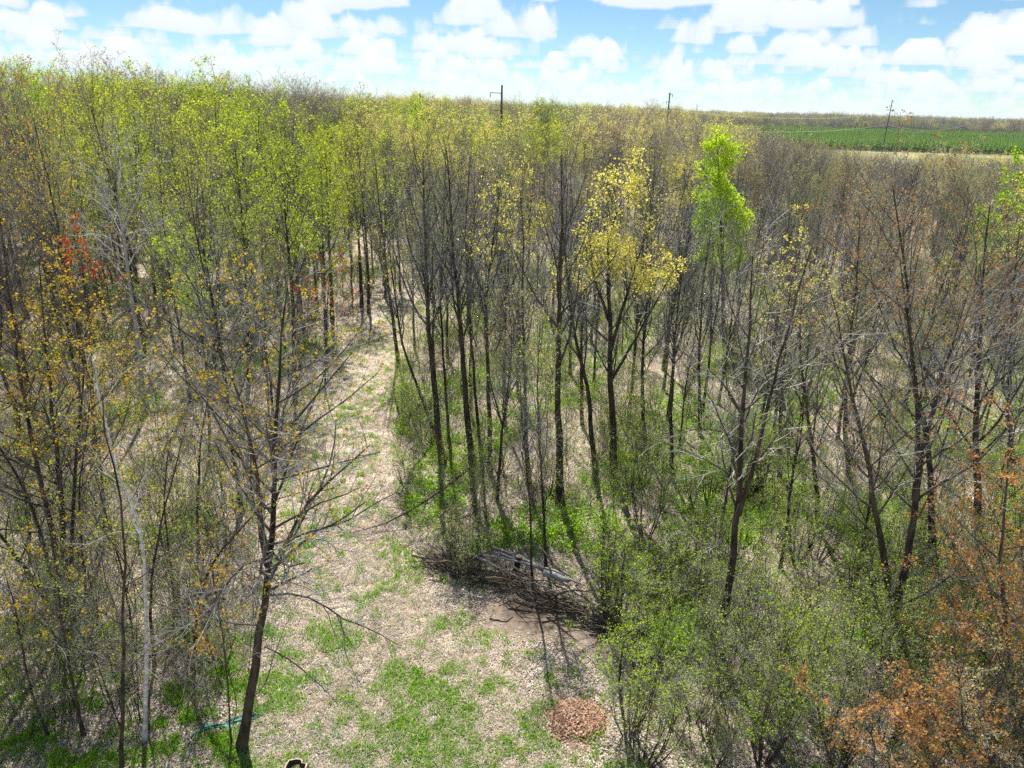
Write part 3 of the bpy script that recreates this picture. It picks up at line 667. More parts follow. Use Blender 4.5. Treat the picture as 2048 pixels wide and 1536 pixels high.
# ---------------------------------------------------------------- air
def air():
    x0, x1, y0, y1, z0, z1 = -7000, 7000, -200, 9600, -1.5, 32
    V = np.array([[x, y, z] for x in (x0, x1) for y in (y0, y1) for z in (z0, z1)])
    F = np.array([[0, 1, 3, 2], [4, 6, 7, 5], [0, 4, 5, 1], [2, 3, 7, 6], [0, 2, 6, 4], [1, 5, 7, 3]])
    m, nt = mat('air'); v = nn(nt, 'ShaderNodeVolumePrincipled'); v.inputs['Color'].default_value = (0.80, 0.89, 1.0, 1); v.inputs['Density'].default_value = 0.00009; v.inputs['Anisotropy'].default_value = 0.3
    o = nn(nt, 'ShaderNodeOutputMaterial'); nt.links.new(v.outputs[0], o.inputs['Volume'])
    tag(link('haze', mesh_from('haze', V, [F], m)), 'thin pale haze over the wood', 'haze', None, 'stuff')
air()

# ---------------------------------------------------------------- tree kinds for the wood
rng = np.random.default_rng(5)
KINDS = {}
FARM = {}
NVAR = {'bare': 4, 'bare_brown': 2, 'aspen': 3, 'yellow': 2, 'cream': 2, 'gold': 2, 'rust': 2, 'red': 1, 'green': 1, 'olive': 2}
for ki, kd in enumerate(SPEC):
    KINDS[kd] = []
    for v in range(NVAR[kd]):
        p = proto_params('bare' if kd == 'bare_brown' else kd)
        st = straight(16.0, 0.15, 0.03, seed=ki*10+v)
        if v % 2 == 1:  # some fork
            q = st[0][0]; m_ = len(q)//2-1
            d = rng.normal(size=2)*0.09
            f = np.linspace(0, 1, 5)[:, None]
            b0 = q[m_]; top = q[-1]+np.array([d[0]*16, d[1]*16, -1.2])
            st.append((b0+(top-b0)*f+np.array([d[0]*3, d[1]*3, 0])*np.sin(f*pi), 0.075, 0.02))
        KINDS[kd].append(parts_to_meshes(kd, SPEC[kd], *grow(1000+ki*10+v, st, p['limb'], p['sub'], p['twig'], p['leaf'], sides=(6, 3, 3, 3))))
    FARM[kd] = []
    for v in range(2):   # coarser, for the distance
        p = proto_params('bare' if kd == 'bare_brown' else kd)
        p['limb'].update(n=15, rmin=0.03, t0=0.42, ang=46, up=0.16, prof=lambda t: 0.5+0.75*np.sin(pi*np.clip(t, 0, 1)*0.9)); p['sub'].update(n=6, rmin=0.022); p['twig'].update(n=4, rmin=0.016)
        if p['leaf']: p['leaf'].update(n=int(p['leaf']['n']*0.5), size=max(0.15, p['leaf']['size']*1.7), spread=0.2, zlo=max(0.3, p['leaf'].get('zlo', 0))); p['limb']['len'] *= 1.25
        FARM[kd].append(one_mesh('far_'+kd, SPEC[kd], *grow(2000+ki*10+v, straight(16.0, 0.16, 0.03, seed=500+ki*10+v), p['limb'], p['sub'], p['twig'], p['leaf'], sides=(4, 3, 3, 3))))

NAMES = {'bare': 'bare_tree', 'bare_brown': 'bare_tree', 'aspen': 'aspen_tree', 'yellow': 'yellow_maple', 'cream': 'budding_tree', 'gold': 'golden_tree', 'rust': 'russet_tree', 'red': 'red_maple', 'green': 'green_tree', 'olive': 'olive_tree'}
LOOK = {'bare': 'leafless grey tree', 'bare_brown': 'leafless brown tree', 'aspen': 'yellow-green aspen', 'yellow': 'pale yellow maple', 'cream': 'cream-budded tree',
        'gold': 'sparse golden tree', 'rust': 'russet-budded tree', 'red': 'small crimson maple', 'green': 'bright green tree', 'olive': 'thin olive-green tree'}
def mix_at(sx, Y):
    if sx < 700 and Y < 50: return dict(gold=.34, bare=.26, bare_brown=.1, olive=.3)
    if sx < 700: return dict(aspen=.31, bare=.36, bare_brown=.08, olive=.14, gold=.05, rust=.04, red=.01, green=.01)
    if sx < 1150: return dict(bare=.46, bare_brown=.06, yellow=.10, olive=.20, gold=.01, rust=.05, cream=.05, aspen=.07)
    if sx < 1500: return dict(bare=.46, bare_brown=.07, yellow=.13, cream=.12, rust=.06, olive=.16)
    return dict(bare=.50, bare_brown=.08, rust=.10, cream=.11, olive=.18, yellow=.03)
def canopy_height(sx, Y):
    """height of the tree tops: tall wood at left, dropping to scrub towards the open field at right"""
    left = np.interp(sx, [-200, 300, 620, 850, 1200, 1400], [18.8, 18.4, 17.2, 14.8, 14.0, 13.4])
    if sx > 600: left = left+np.interp(Y, [30, 55, 200, 420], [1.5, 0.0, 0.0, 3.2])*min(1.0, (sx-600)/250)
    lim = np.interp(sx, [1200, 1400, 1550, 1700, 2300], [99, 18.2-0.012*Y, 18-0.040*Y, 18-0.055*Y, 18-0.055*Y])
    return max(2.6, min(left, lim))
def swell(X, Y):
    return 1.0+0.09*sin(X*0.051+1.0)*cos(Y*0.043)+0.07*sin(X*0.023-Y*0.031+2.0)
def clear_of(x, y, R, Lx):
    for a, b in Lx:
        if (a-x)**2+(b-y)**2 < R*R: return False
    return True
# single trees read off the skyline: top seen at (px, py), standing at distance Y
SKY = [(430, 148, 66, 'aspen'), (500, 178, 74, 'aspen'), (350, 185, 72, 'aspen'), (262, 150, 76, 'aspen'), (205, 182, 64, 'aspen'), (130, 222, 58, 'aspen'), (560, 228, 60, 'aspen'), (622, 296, 54, 'aspen'), (685, 262, 70, 'aspen'), (755, 280, 74, 'aspen'), (50, 160, 90, 'green'),
       (320, 215, 60, 'bare'), (95, 200, 80, 'aspen'), (470, 240, 58, 'aspen'), (390, 250, 56, 'bare'), (850, 232, 82, 'yellow'), (960, 262, 96, 'yellow'), (1010, 285, 78, 'bare'), (840, 205, 140, 'green'), (1110, 208, 130, 'bare_brown'), (1180, 250, 110, 'yellow'), (1270, 262, 105, 'yellow'),
       (1230, 300, 84, 'bare'), (1300, 285, 95, 'cream'), (1120, 330, 60, 'bare'), (1000, 330, 62, 'cream'), (920, 320, 66, 'bare'), (1490, 300, 92, 'rust'), (1540, 330, 80, 'rust'), (1600, 330, 84, 'bare'), (1700, 330, 80, 'bare_brown'), (1860, 320, 78, 'bare_brown'), (1660, 400, 64, 'rust'), (2030, 320, 60, 'green'), (1750, 400, 58, 'cream')]
taken = [(x, y) for x, y, _ in HEROES]
TREES = []
for px_, py_, Y, kd in SKY:
    p = at(px_, py_, Y); TREES.append((p[0], Y, p[2], kd)); taken.append((p[0], Y))
tries = 0
LIMIT = 620
rt = np.random.default_rng(77)
dens_max = 0
while len(TREES) < LIMIT and tries < 60000:
    tries += 1
    Y = math.sqrt(rt.random()*(125.0**2-24.0**2)+24.0**2); sx = rt.uniform(-220, 2270)
    X = (sx-1024)/FPX*(Y*cos(PITCH)+10*sin(PITCH))
    if path_mask(X, Y) > 0.12: continue
    if 14 < Y < 30 and -6 < X < 7: continue
    if Y < 50 and rt.random() < (0.5 if sx < 740 else 0.15): continue
    if not clear_of(X, Y, 1.9 if Y < 60 else 2.4, taken): continue
    mx = mix_at(sx, Y); kd = rt.choice(list(mx), p=np.array(list(mx.values()))/sum(mx.values()))
    h = canopy_height(sx, Y)*(0.60+0.44*rt.random()**0.8)*(swell(X, Y) if sx < 1400 else 1.0)
    if Y < 40: h *= 0.72+0.2*rt.random()
    TREES.append((X, Y, h, kd)); taken.append((X, Y))
ORD = 'first second third fourth fifth sixth seventh eighth ninth tenth eleventh twelfth thirteenth fourteenth fifteenth sixteenth seventeenth eighteenth nineteenth'.split()
def ordinal(k):
    if k < 19: return ORD[k]
    tens = ['twenty', 'thirty', 'forty', 'fifty', 'sixty', 'seventy', 'eighty', 'ninety'][(k+1)//10-2]
    return tens[:-1]+'ieth' if (k+1) % 10 == 0 else tens+'-'+ORD[(k+1) % 10-1]
def tree_group(X, Y, kd):
    sx = screen_x(X, Y)
    zone = 'left of the path' if sx < 720 else ('right of the path' if sx < 1380 else 'below the far field')
    return LOOK[kd].replace('tree', 'trees').replace('aspen', 'aspens').replace('maple', 'maples')+' in '+('front' if Y < 48 else 'middle' if Y < 82 else 'back')+' ranks '+zone
MEMBERS = {}
for t_ in TREES: MEMBERS.setdefault(tree_group(*t_[:2], t_[3]), []).append(t_)
for gname, mem in MEMBERS.items():
    mem.sort(key=lambda q: screen_x(q[0], q[1]))
    for k, (X, Y, h, kd) in enumerate(mem):
        ms = KINDS[kd][rt.integers(len(KINDS[kd]))]
        s = h/16.0
        sxy = s*(0.75+0.45*rt.random())
        lab = (ordinal(k)+' from left of the '+gname) if len(mem) > 1 else 'the only one of the '+gname
        place(NAMES[kd], ms, (X, Y, float(ground_z(X, Y))), rt.random()*6.28, (sxy, sxy, s), lab, 'tree', gname)

# ---------------------------------------------------------------- distant wood (one mass) and young pines
def far_wood():
    r = np.random.default_rng(9)
    kinds = list(FARM); ms = [m for k in kinds for m in FARM[k]]
    P = []; SC = []; ID = []
    n = 0
    def add(X, Y, h, kd):
        h = h*0.85; s = h/16.0; w = s*(0.95+0.5*r.random())*(1.0 if kd in ('bare', 'bare_brown') else 1.2)
        P.append((X, Y, 0)); SC.append((w, w, s)); ID.append(kinds.index(kd)*2+r.integers(2))
    for lo, hi, cell in ((112, 220, 5.0), (220, 420, 6.3), (420, 900, 10.0), (900, 2600, 27.0)):
        spots = [(x_+r.normal()*0.3*cell, y_+r.normal()*0.3*cell) for y_ in np.arange(lo, hi, cell) for x_ in np.arange(-0.86*y_, 0.86*y_, cell)]
        for X, Y in spots:
            sx = 1024+FPX*X/(Y*cos(PITCH)+6)
            field = 355 < Y < 690 and sx > 1385-0.06*(Y-355)
            if field: continue
            mx = mix_at(sx, Y)
            w_ = np.array(list(mx.values())); c_ = 1.6*np.sin(np.arange(len(w_))*2.1+X*0.05+0.9*sin(Y*0.04))+1.2*np.sin(np.arange(len(w_))*1.3+Y*0.03-X*0.021); w_ = w_*np.exp(c_)
            kd = r.choice(list(mx), p=w_/w_.sum())
            h = canopy_height(sx, Y)
            if sx < 1420: h = h*(0.66+0.46*r.random()**1.6)*swell(X, Y)
            else: h = max(2.2, h*(0.6+0.5*r.random()))
            if Y > 300 and sx > 1350:
                h = 12+5*r.random() if Y > 690 else min(h, 3.0)
            if 240 < Y < 355 and sx > 1350 and r.random() < 0.9: continue
            add(X, Y, h, kd)
    for _ in range(3200):
        Y = 690+r.random()**1.4*700; sx = r.uniform(1330, 2400); X = (sx-1024)/FPX*(Y*cos(PITCH)+6)
        add(X, Y, (11.5+3.5*sin(X*0.013+1)*cos(Y*0.02)+2*sin(X*0.041))*r.uniform(0.75, 1.2), r.choice(['bare', 'bare_brown', 'olive', 'rust', 'aspen', 'cream'], p=[.34, .14, .24, .1, .13, .05]))
    scatter('distant_forest', P, rz(r, len(P)), SC, ID, ms, 'mixed spring wood stretching to the horizon', 'forest')
far_wood()

def pine_mesh(name, h, w, mt, seed, tiers=9, per=9):
    r = np.random.default_rng(seed)
    g = Geo(); v, f = tubes(np.array([[[0, 0, 0], [0, 0, h*0.5], [0, 0, h]]]), np.array([[0.09, 0.06, 0.01]]), 4); g.add(v, f); mi = [np.zeros(len(f))]
    V = []; k = 0
    for t in range(tiers):
        z = h*(0.12+0.86*t/tiers); ww = w*(1-(t/tiers)**1.3)*(0.8+0.3*r.random())
        for a in np.arange(per)*2*pi/per+r.random():
            d = np.array([cos(a), sin(a), 0.28]); s = np.array([-sin(a), cos(a), 0])
            L_ = ww*(0.7+0.5*r.random()); o = np.array([0, 0, z+0.1*r.normal()])
            V += [o, o+d*L_*0.55+s*L_*0.26-[0, 0, 0.1*L_], o+d*L_, o+d*L_*0.55-s*L_*0.26-[0, 0, 0.1*L_]]
    V = np.array(V); F = np.arange(len(V)).reshape(-1, 4); g.add(V, F); mi.append(np.ones(len(F)))
    a, b = g.get(); return mesh_from(name, a, [b], [M['bark_dark'], M[mt]], False, np.concatenate(mi))
def pines():
    r = np.random.default_rng(21)
    young = [pine_mesh('young_pine', 6.0, 1.5, 'needle', s) for s in (1, 2, 3)]
    old = [pine_mesh('tall_pine', 14.0, 2.6, 'needle_dark', s, 10, 8) for s in (4, 5)]
    P = []; SC = []; ID = []
    for row, Y in enumerate(np.arange(408, 640, 4.2)):
        x0 = (1395-0.03*(Y-400)-1024)/FPX*(Y*cos(PITCH)+6)
        for X in np.arange(x0, Y*0.86, 2.3):
            s = 0.95+0.45*r.random()+ (0.35 if Y > 560 else 0); P.append((X+r.normal()*0.5, Y+r.normal()*0.5-0.05*(X-150), 0)); SC.append((s, s, s)); ID.append(r.integers(3))
    scatter('pine_plantation', P, rz(r, len(P)), SC, ID, young, 'block of young green pines beyond the grass strip', 'plantation')
    P = []; SC = []; ID = []
    for _ in range(1500):
        Y = r.uniform(630, 720); sx = r.uniform(1385, 2350); s = 0.5+0.25*r.random()
        P.append(((sx-1024)/FPX*(Y*cos(PITCH)+6), Y, 0)); SC.append((s, s, s)); ID.append(r.integers(2))
    for _ in range(420):
        Y = r.uniform(900, 2000); sx = r.choice([r.normal(1690, 60), r.normal(1820, 30), r.normal(2030, 60), r.uniform(1250, 2300)]); s = 1.0+0.7*r.random()
        P.append(((sx-1024)/FPX*(Y*cos(PITCH)+6), Y, 0)); SC.append((s*1.2, s*1.2, s)); ID.append(r.integers(2))
    scatter('far_conifers', P, rz(r, len(P)), SC, ID, old, 'dark conifers along the far horizon', 'conifers')
pines()

# ---------------------------------------------------------------- power line
def power_line():
    tops = [(1785, 200, 380), (1340, 185, 227), (1004, 170, 161), (840, 187, 246)]
    hgt = 23.1
    labs = ['utility pole standing on the grass strip before the young pines', 'slim utility pole above the treetops right of centre', 'utility pole with two side arms above the treetops near centre', 'far utility pole peeking over the trees left of centre']
    info = []
    for k, (x, y, Y) in enumerate(tops):
        p = at(x, y, Y); zt = p[2]
        e = link('utility_pole', None, None, (p[0], Y, 0)); tag(e, labs[k], 'utility pole', 'poles of the power line')
        v, f = tubes(np.array([[[0, 0, -0.2], [0, 0, zt*0.5], [0, 0, zt]]]), np.array([[0.30, 0.25, 0.18]]), 8)
        link('pole', mesh_from('pole', v, [f], M['pole_wood'], True), e)
        arms = [(-1, 1.8), (-1, 6.2)] if k == 2 else [(1, 0.5), (-1, 2.6), (1, 4.7)]
        if k == 2: arms = [(-1, 1.6), (-1, 5.0)]
        for sgn, dz in arms:
            ln = 2.4 if k == 2 else 0.8
            a = np.array([[[0.1 if k == 2 else -sgn*ln*0.6, 0, zt-dz], [sgn*ln*0.5, 0, zt-dz+0.05], [sgn*ln, 0, zt-dz+0.1]]])
            v, f = tubes(a, np.full((1, 3), 0.07), 4, True)
            arm = link('crossarm', mesh_from('crossarm', v, [f], M['pole_wood']), e)
            v, f = tubes(np.array([[[sgn*ln, 0, zt-dz+0.1], [sgn*ln, 0, zt-dz-0.4], [sgn*ln, 0, zt-dz-0.9]]]), np.array([[0.06, 0.11, 0.06]]), 6)
            link('insulator', mesh_from('insulator', v, [f], M['insulator'], True), arm)
        info.append((p[0], Y, zt))
    def wire(a, b, sag, label):
        t = np.linspace(0, 1, 40)[:, None]
        P = np.array(a)+(np.array(b)-np.array(a))*t; P[:, 2] -= sag*4*t[:, 0]*(1-t[:, 0])
        v, f = tubes(P[None], np.full((1, 40), 0.04), 4)
        tag(link('power_line_wire', mesh_from('wire', v, [f], M['wire'])), label, 'wire', 'wires of the power line')
    A, B = info[0], info[1]
    end = (A[0]+(A[0]-B[0])*0.8, A[1]+(A[1]-B[1])*0.8, A[2])
    for dz, nm in ((6.0, 'upper'), (11.5, 'lower')):
        wire((A[0]-0.5, A[1], A[2]-dz), (B[0], B[1], B[2]-dz*0.8), 2.5, 'pale %s wire strung left from the pole by the pines' % nm)
        wire((A[0]+0.5, A[1], A[2]-dz), (end[0], end[1], A[2]-dz), 3.0, 'pale %s wire running right from the pole by the pines' % nm)
power_line()

# ---------------------------------------------------------------- shrubs
def shrub_meshes(seed, h, nst, leafn, leafmat, size, spread=0.35, twm='twig_grey', zlo=0.0):
    r = np.random.default_rng(seed)
    st = []
    for k in range(nst):
        a = r.random()*6.28; ln = spread*(0.4+0.8*r.random()); f = np.linspace(0, 1, 5)[:, None]
        top = np.array([cos(a)*ln*h, sin(a)*ln*h, h*(0.65+0.45*r.random())]); b = np.array([cos(a)*0.12, sin(a)*0.12, -0.08])
        st.append((b+(top-b)*f+np.array([cos(a), sin(a), 0])*0.06*h*np.sin(f*pi), 0.018+0.004*h, 0.006))
    p = dict(limb=dict(n=9, t0=0.2, ang=36, len=0.42, up=0.08, rmin=0.005), sub=dict(n=3, ang=38, len=0.5, up=0.06, rmin=0.004), twig=dict(n=3, ang=38, len=0.55, up=0.05, rmin=0.0035))
    tr, br, lf = grow(seed, st, p['limb'], p['sub'], p['twig'], dict(n=leafn, size=size, spread=0.04, clump=2, zlo=zlo), sides=(4, 3, 3, 3), stem_K=7)
    g = Geo()
    for v, f in tr: g.add(v, f)
    return [('trunk', mesh_from('shrub_stems', *[(lambda q: q)(x) if i == 0 else [x] for i, x in enumerate(g.get())], M['bark_dark'], True))]+parts_to_meshes('shrub', ('bark_dark', twm, leafmat), [], br, lf)
SHR = {'lime': [shrub_meshes(300+i, 3.0, 8, 1700, 'leaf_shrub', 0.042, 0.30) for i in range(4)], 'bright': [shrub_meshes(310+i, 3.4, 9, 3200, 'leaf_green', 0.048, 0.24) for i in range(2)],
       'olive': [shrub_meshes(320+i, 2.8, 8, 1000, 'leaf_olive', 0.04, 0.34) for i in range(2)], 'bare': [shrub_meshes(330+i, 2.6, 9, 200, 'leaf_shrub', 0.04, 0.42) for i in range(2)],
       'orange': [shrub_meshes(340+i, 1.8, 6, 1100, 'leaf_orange', 0.06, 0.5) for i in range(1)]}
SNAME = {'lime': 'lime-leaved', 'bright': 'bright green', 'olive': 'olive-leaved', 'bare': 'twiggy', 'orange': 'coppery'}
def shrub(px_, py_, kd, s, label, group=None):
    b = gp(px_, py_); r = np.random.default_rng(int(px_*7+py_))
    ms = SHR[kd][r.integers(len(SHR[kd]))]
    place('shrub', ms, (b[0], b[1], float(ground_z(*b))), r.random()*6.28, (s*(0.9+0.2*r.random()), s*(0.9+0.2*r.random()), s), label, 'shrub', group)
shrub(1215, 1232, 'bright', 1.2, 'fresh green bush at the right end of the brush pile')
shrub(1245, 1225, 'bright', 0.75, 'smaller fresh green bush behind the right end of the brush pile')
shrub(942, 1150, 'lime', 0.9, 'airy green bush growing up through the left end of the brush pile')
shrub(905, 1120, 'lime', 0.8, 'low airy bush at the left tip of the brush pile')
shrub(812, 850, 'bright', 0.95, 'rounded green bush bulging over the path edge by the leaning trunks')
shrub(845, 880, 'lime', 1.0, 'green bush at the feet of the crooked trunk beside the path')
shrub(815, 775, 'bright', 0.7, 'green bush at the foot of the lone leaning trunk on the path bend')
shrub(1310, 1280, 'lime', 1.0, 'airy green bush right of the dark soil patch')
shrub(1255, 1480, 'lime', 0.75, 'airy grey-green bush beside the heap of brown leaves')
shrub(1390, 1440, 'lime', 0.9, 'leafy bush in front of the silvery bare tree')
shrub(1790, 1330, 'bright', 0.75, 'yellow-green bush around the foot of the V-forked trunks')
shrub(1700, 1330, 'lime', 1.1, 'tall leafy bush left of the V-forked trunks')
shrub(445, 1330, 'orange', 0.8, 'small orange-leaved bush left of the forked maple trunk')
rs = np.random.default_rng(31); LOOSE = []
ns = 0; sh_taken = [tuple(gp(1215, 1238)), tuple(gp(942, 1150)), tuple(gp(1310, 1280))]
while ns < 100:
    x = rs.uniform(1230, 2080); y = rs.uniform(960, 1580)
    if y > 1340 and x < 1250: continue
    b = gp(x, y)
    if path_mask(*b) > 0.2 or not clear_of(b[0], b[1], 0.75, sh_taken): continue
    kd = rs.choice(['lime', 'olive', 'bare', 'bright'], p=[.58, .16, .15, .11])
    s = rs.uniform(0.55, 1.15)
    where = 'in the thicket by the brush pile' if x < 1780 else 'right of the V-forked trunks'
    LOOSE.append((x, y, kd, s, SNAME[kd]+' shrubs '+where)); sh_taken.append(tuple(b)); ns += 1
ns = 0
while ns < 60:
    x = rs.uniform(-60, 1350); y = rs.uniform(700, 1250)
    b = gp(x, y)
    if path_mask(*b) > 0.15 or not clear_of(b[0], b[1], 1.0, sh_taken): continue
    if 1000 < x < 1180 and y > 1080: continue
    kd = rs.choice(['lime', 'olive', 'bare', 'bright'], p=[.3, .3, .33, .07])
    where = 'on the wood floor left of the path' if x < 740 else 'on the wood floor behind the brush pile'
    LOOSE.append((x, y, kd, rs.uniform(0.45, 0.85), SNAME[kd]+' shrubs '+where)); sh_taken.append(tuple(b)); ns += 1

for gname in sorted(set(q[4] for q in LOOSE)):
    mem = sorted((q for q in LOOSE if q[4] == gname), key=lambda q: q[0])
    for k, (x, y, kd, s, _) in enumerate(mem):
        shrub(x, y, kd, s, (ordinal(k)+' from left of the '+gname) if len(mem) > 1 else 'the only one of the '+gname, gname)

# ---------------------------------------------------------------- ground cover (uncountable)
def blade_tuft(name, n, h, w, rad, mt, seed, lean=0.5):
    r = np.random.default_rng(seed)
    a = r.random(n)*6.28; d = rad*np.sqrt(r.random(n)); o = np.stack([np.cos(a)*d, np.sin(a)*d, np.zeros(n)], 1)
    b = r.random(n)*6.28; hh = h*(0.5+0.7*r.random(n))
    lv = np.stack([np.cos(b), np.sin(b), np.zeros(n)], 1)*(lean*r.random(n)*hh)[:, None]
    s = np.stack([-np.sin(b), np.cos(b), np.zeros(n)], 1)*w
    z = np.array([0, 0, 1.0])
    V = np.stack([o-s, o+s, o+s*0.6+lv*0.4+z*(hh*0.6)[:, None], o-s*0.6+lv*0.4+z*(hh*0.6)[:, None], o+lv+z*hh[:, None]], 1).reshape(-1, 3)
    k = np.arange(n)[:, None]*5
    Q = np.concatenate([k+0, k+1, k+2, k+3], 1); T = np.concatenate([k+3, k+2, k+4], 1)
    return mesh_from(name, V, [Q, T], M[mt])
def litter_patch(name, n, size, rad, mt, seed, lift=0.03):
    r = np.random.default_rng(seed)
    p = np.stack([r.uniform(-rad, rad, n), r.uniform(-rad, rad, n), r.random(n)*lift+0.006], 1)
    a = norm(r.normal(size=(n, 3))*[1, 1, 0.35]); b = norm(np.cross(np.array([0, 0, 1.0])+r.normal(size=(n, 3))*0.45, a)); c = np.cross(a, b)
    s = (size*(0.5+0.9*r.random(n)))[:, None]
    V = np.stack([p-a*s*0.5, p+b*s*0.33+c*s*0.2, p+a*s*0.5, p-b*s*0.33+c*s*0.2], 1)
    V[..., 2] = np.maximum(V[..., 2], 0.004)
    V = V.reshape(-1, 3); return mesh_from(name, V, [np.arange(4*n).reshape(-1, 4)], M[mt])
_gw = np.random.default_rng(12)
_GW = [(k*cos(a), k*sin(a), p, w) for k, w in ((0.5, .35), (0.9, .5), (1.5, .6), (2.4, .7), (3.7, .7), (5.5, .65), (8.0, .5)) for a, p in [(_gw.random()*6.28, _gw.random()*6.28) for _ in range(3)]]
def green_field(x, y):
    """where grass has come up: ragged patches of many sizes"""
    return sum(w*np.sin(kx*x+ky*y+p) for kx, ky, p, w in _GW)*0.75
def ground_cover():
    r = np.random.default_rng(44)
    n = 190000
    Y = 13+(r.random(n)**1.8)*75; sx = r.uniform(-120, 2170, n); X = (sx-1024)/FPX*(Y*cos(PITCH)+H*sin(PITCH))
    pm = path_mask(X, Y); sm = soil_mask(X, Y); g = green_field(X, Y)
    near_clear = np.clip(1-np.abs(Y-19)/9, 0, 1)*pm
    pr = np.clip(0.34+g*0.34, 0.10, 0.9)*(0.22+1.0*np.maximum(near_clear, 0.55*pm)+0.7*((X < -7) & (Y < 21)))*(1-sm)
    strip = np.exp(-((X-(1.0-(20-Y)*0.25))/1.0)**2-((Y-20)/3.0)**2)*0.8
    strip = np.where(sm > 0.35, 0, strip)
    k = r.random(n) < np.maximum(pr, strip*np.clip(0.5+0.4*g, 0.1, 1))*0.9
    P = np.stack([X[k], Y[k], ground_z(X[k], Y[k])], 1); m = len(P)
    T = [blade_tuft('green_tuft', 20, 0.13, 0.010, 0.12, 'grass', s, 0.7) for s in (1, 2, 3)]
    s = 0.5+0.9*r.random(m)**2+0.25*np.clip(green_field(P[:, 0], P[:, 1]), 0, 1)
    scatter('grass', P, rz(r, m, 0.1), s3(s), r.integers(0, 3, m), T, 'fresh green grass tufts over the clearing', 'grass')
    # dry straw
    k = (r.random(n) < (0.10+0.40*pm)*(1-sm)**2) & (Y < 60)
    P = np.stack([X[k], Y[k], ground_z(X[k], Y[k])], 1); m = len(P)
    D = [blade_tuft('straw_tuft', 16, 0.10, 0.008, 0.18, 'dry_grass', s, 2.2) for s in (5, 6)]
    scatter('dry_grass', P, rz(r, m, 0.15), s3(0.6+0.8*r.random(m)), r.integers(0, 2, m), D, 'flattened pale straw over the clearing', 'dry grass')
    # fallen leaves
    n2 = 26000
    Y = 13+(r.random(n2)**1.6)*60; sx = r.uniform(-120, 2170, n2); X = (sx-1024)/FPX*(Y*cos(PITCH)+H*sin(PITCH))
    k = (r.random(n2) > 0.55*path_mask(X, Y)) & (soil_mask(X, Y) < 0.3+0.3*r.random(n2)); X, Y = X[k], Y[k]; n2 = len(X)
    P = np.stack([X, Y, ground_z(X, Y)], 1)
    Lp = [litter_patch('litter', 55, 0.065, 0.5, 'dry_leaf', s) for s in (7, 8, 9)]
    scatter('leaf_litter', P, rz(r, n2), s3(0.8+0.5*r.random(n2)), r.integers(0, 3, n2), Lp, 'fallen dry leaves strewn over the woodland floor', 'leaves')
    # thin undergrowth whips
    n3 = 4000
    Y = 16+(r.random(n3)**1.3)*70; sx = r.uniform(-150, 2200, n3); X = (sx-1024)/FPX*(Y*cos(PITCH)+H*sin(PITCH))
    k = (path_mask(X, Y) < 0.12) & ~((X > 3) & (Y < 32) & (r.random(n3) < 0.5)) & ~((Y > 16) & (Y < 26) & (X > -4) & (X < 5)); X, Y, sx = X[k], Y[k], sx[k]; m = len(X)
    U = []
    for i in range(4):
        rr = np.random.default_rng(60+i); st = straight(3.2, 0.014, 0.08, seed=60+i, wob=0.06)
        U.append(one_mesh('whip', ('bark_dark', 'twig_grey', ('leaf_shrub', 'leaf_olive', 'leaf_shrub', 'leaf_gold')[i]), *grow(600+i, st, dict(n=12, t0=0.25, ang=35, len=0.34, up=0.1, rmin=0.006), dict(n=3, ang=36, len=0.5, up=0.05, rmin=0.005), dict(n=2, ang=36, len=0.6, up=0.04, rmin=0.004), dict(n=(420, 200, 640, 160)[i], size=0.034, spread=0.05), sides=(4, 3, 3, 3), stem_K=7)))
    pick = np.where(sx < 740, r.choice([0, 1, 3, 1], m), r.choice([0, 1, 2, 0], m))
    s = 0.45+1.4*r.random(m)**2.2
    scatter('undergrowth', np.stack([X, Y, ground_z(X, Y)-0.05], 1), rz(r, m, 0.08), s3(s), pick, U, 'thin whippy undergrowth between the trunks', 'undergrowth')
    # scrub on the floor of the farther wood
    Sc = []
    for i, (lm, ln_) in enumerate((('leaf_olive', 420), ('leaf_shrub', 300), ('leaf_olive', 90), ('leaf_rust', 160))):
        q = np.random.default_rng(90+i); st = []
        for k in range(6):
            a_ = q.random()*6.28; f_ = np.linspace(0, 1, 5)[:, None]; top = np.array([cos(a_)*1.0, sin(a_)*1.0, 2.6*(0.6+0.5*q.random())]); st.append((top*f_, 0.025, 0.01))
        Sc.append(one_mesh('scrub', ('bark_grey', 'twig_grey', lm), *grow(900+i, st, dict(n=8, t0=0.2, ang=36, len=0.42, up=0.08, rmin=0.012), dict(n=3, ang=38, len=0.5, up=0.06, rmin=0.010), dict(n=2, ang=38, len=0.6, up=0.05, rmin=0.008), dict(n=ln_, size=0.09, spread=0.08, clump=2), sides=(3, 3, 3, 3), stem_K=5)))
    n5 = 3600
    Y = np.sqrt(r.random(n5)*(250.0**2-48**2)+48**2); sx = r.uniform(-150, 2250, n5); k = (Y < 130) | (sx > 1350); Y, sx = Y[k], sx[k]
    X = (sx-1024)/FPX*(Y*cos(PITCH)+H*sin(PITCH)); k = path_mask(X, Y) < 0.1; X, Y = X[k], Y[k]; m = len(X)
    sc = (0.6+0.8*r.random(m))*np.where(Y > 130, 1.4, 1.0)
    scatter('scrub', np.stack([X, Y, ground_z(X, Y)-0.03], 1), rz(r, m), s3(sc), r.integers(0, 4, m), Sc, 'low grey-olive scrub under the farther trees', 'scrub')
    # low green herbs in the wood
    k = None
    n4 = 60000
    Y = 20+(r.random(n4)**1.4)*75; sx = r.uniform(-120, 2170, n4); X = (sx-1024)/FPX*(Y*cos(PITCH)+H*sin(PITCH))
    g = np.sin(X*0.35+0.7)*np.cos(Y*0.21+1.9)+0.6*np.sin(X*0.8-Y*0.45)+0.3*np.sin(X*2.3+Y*1.9)
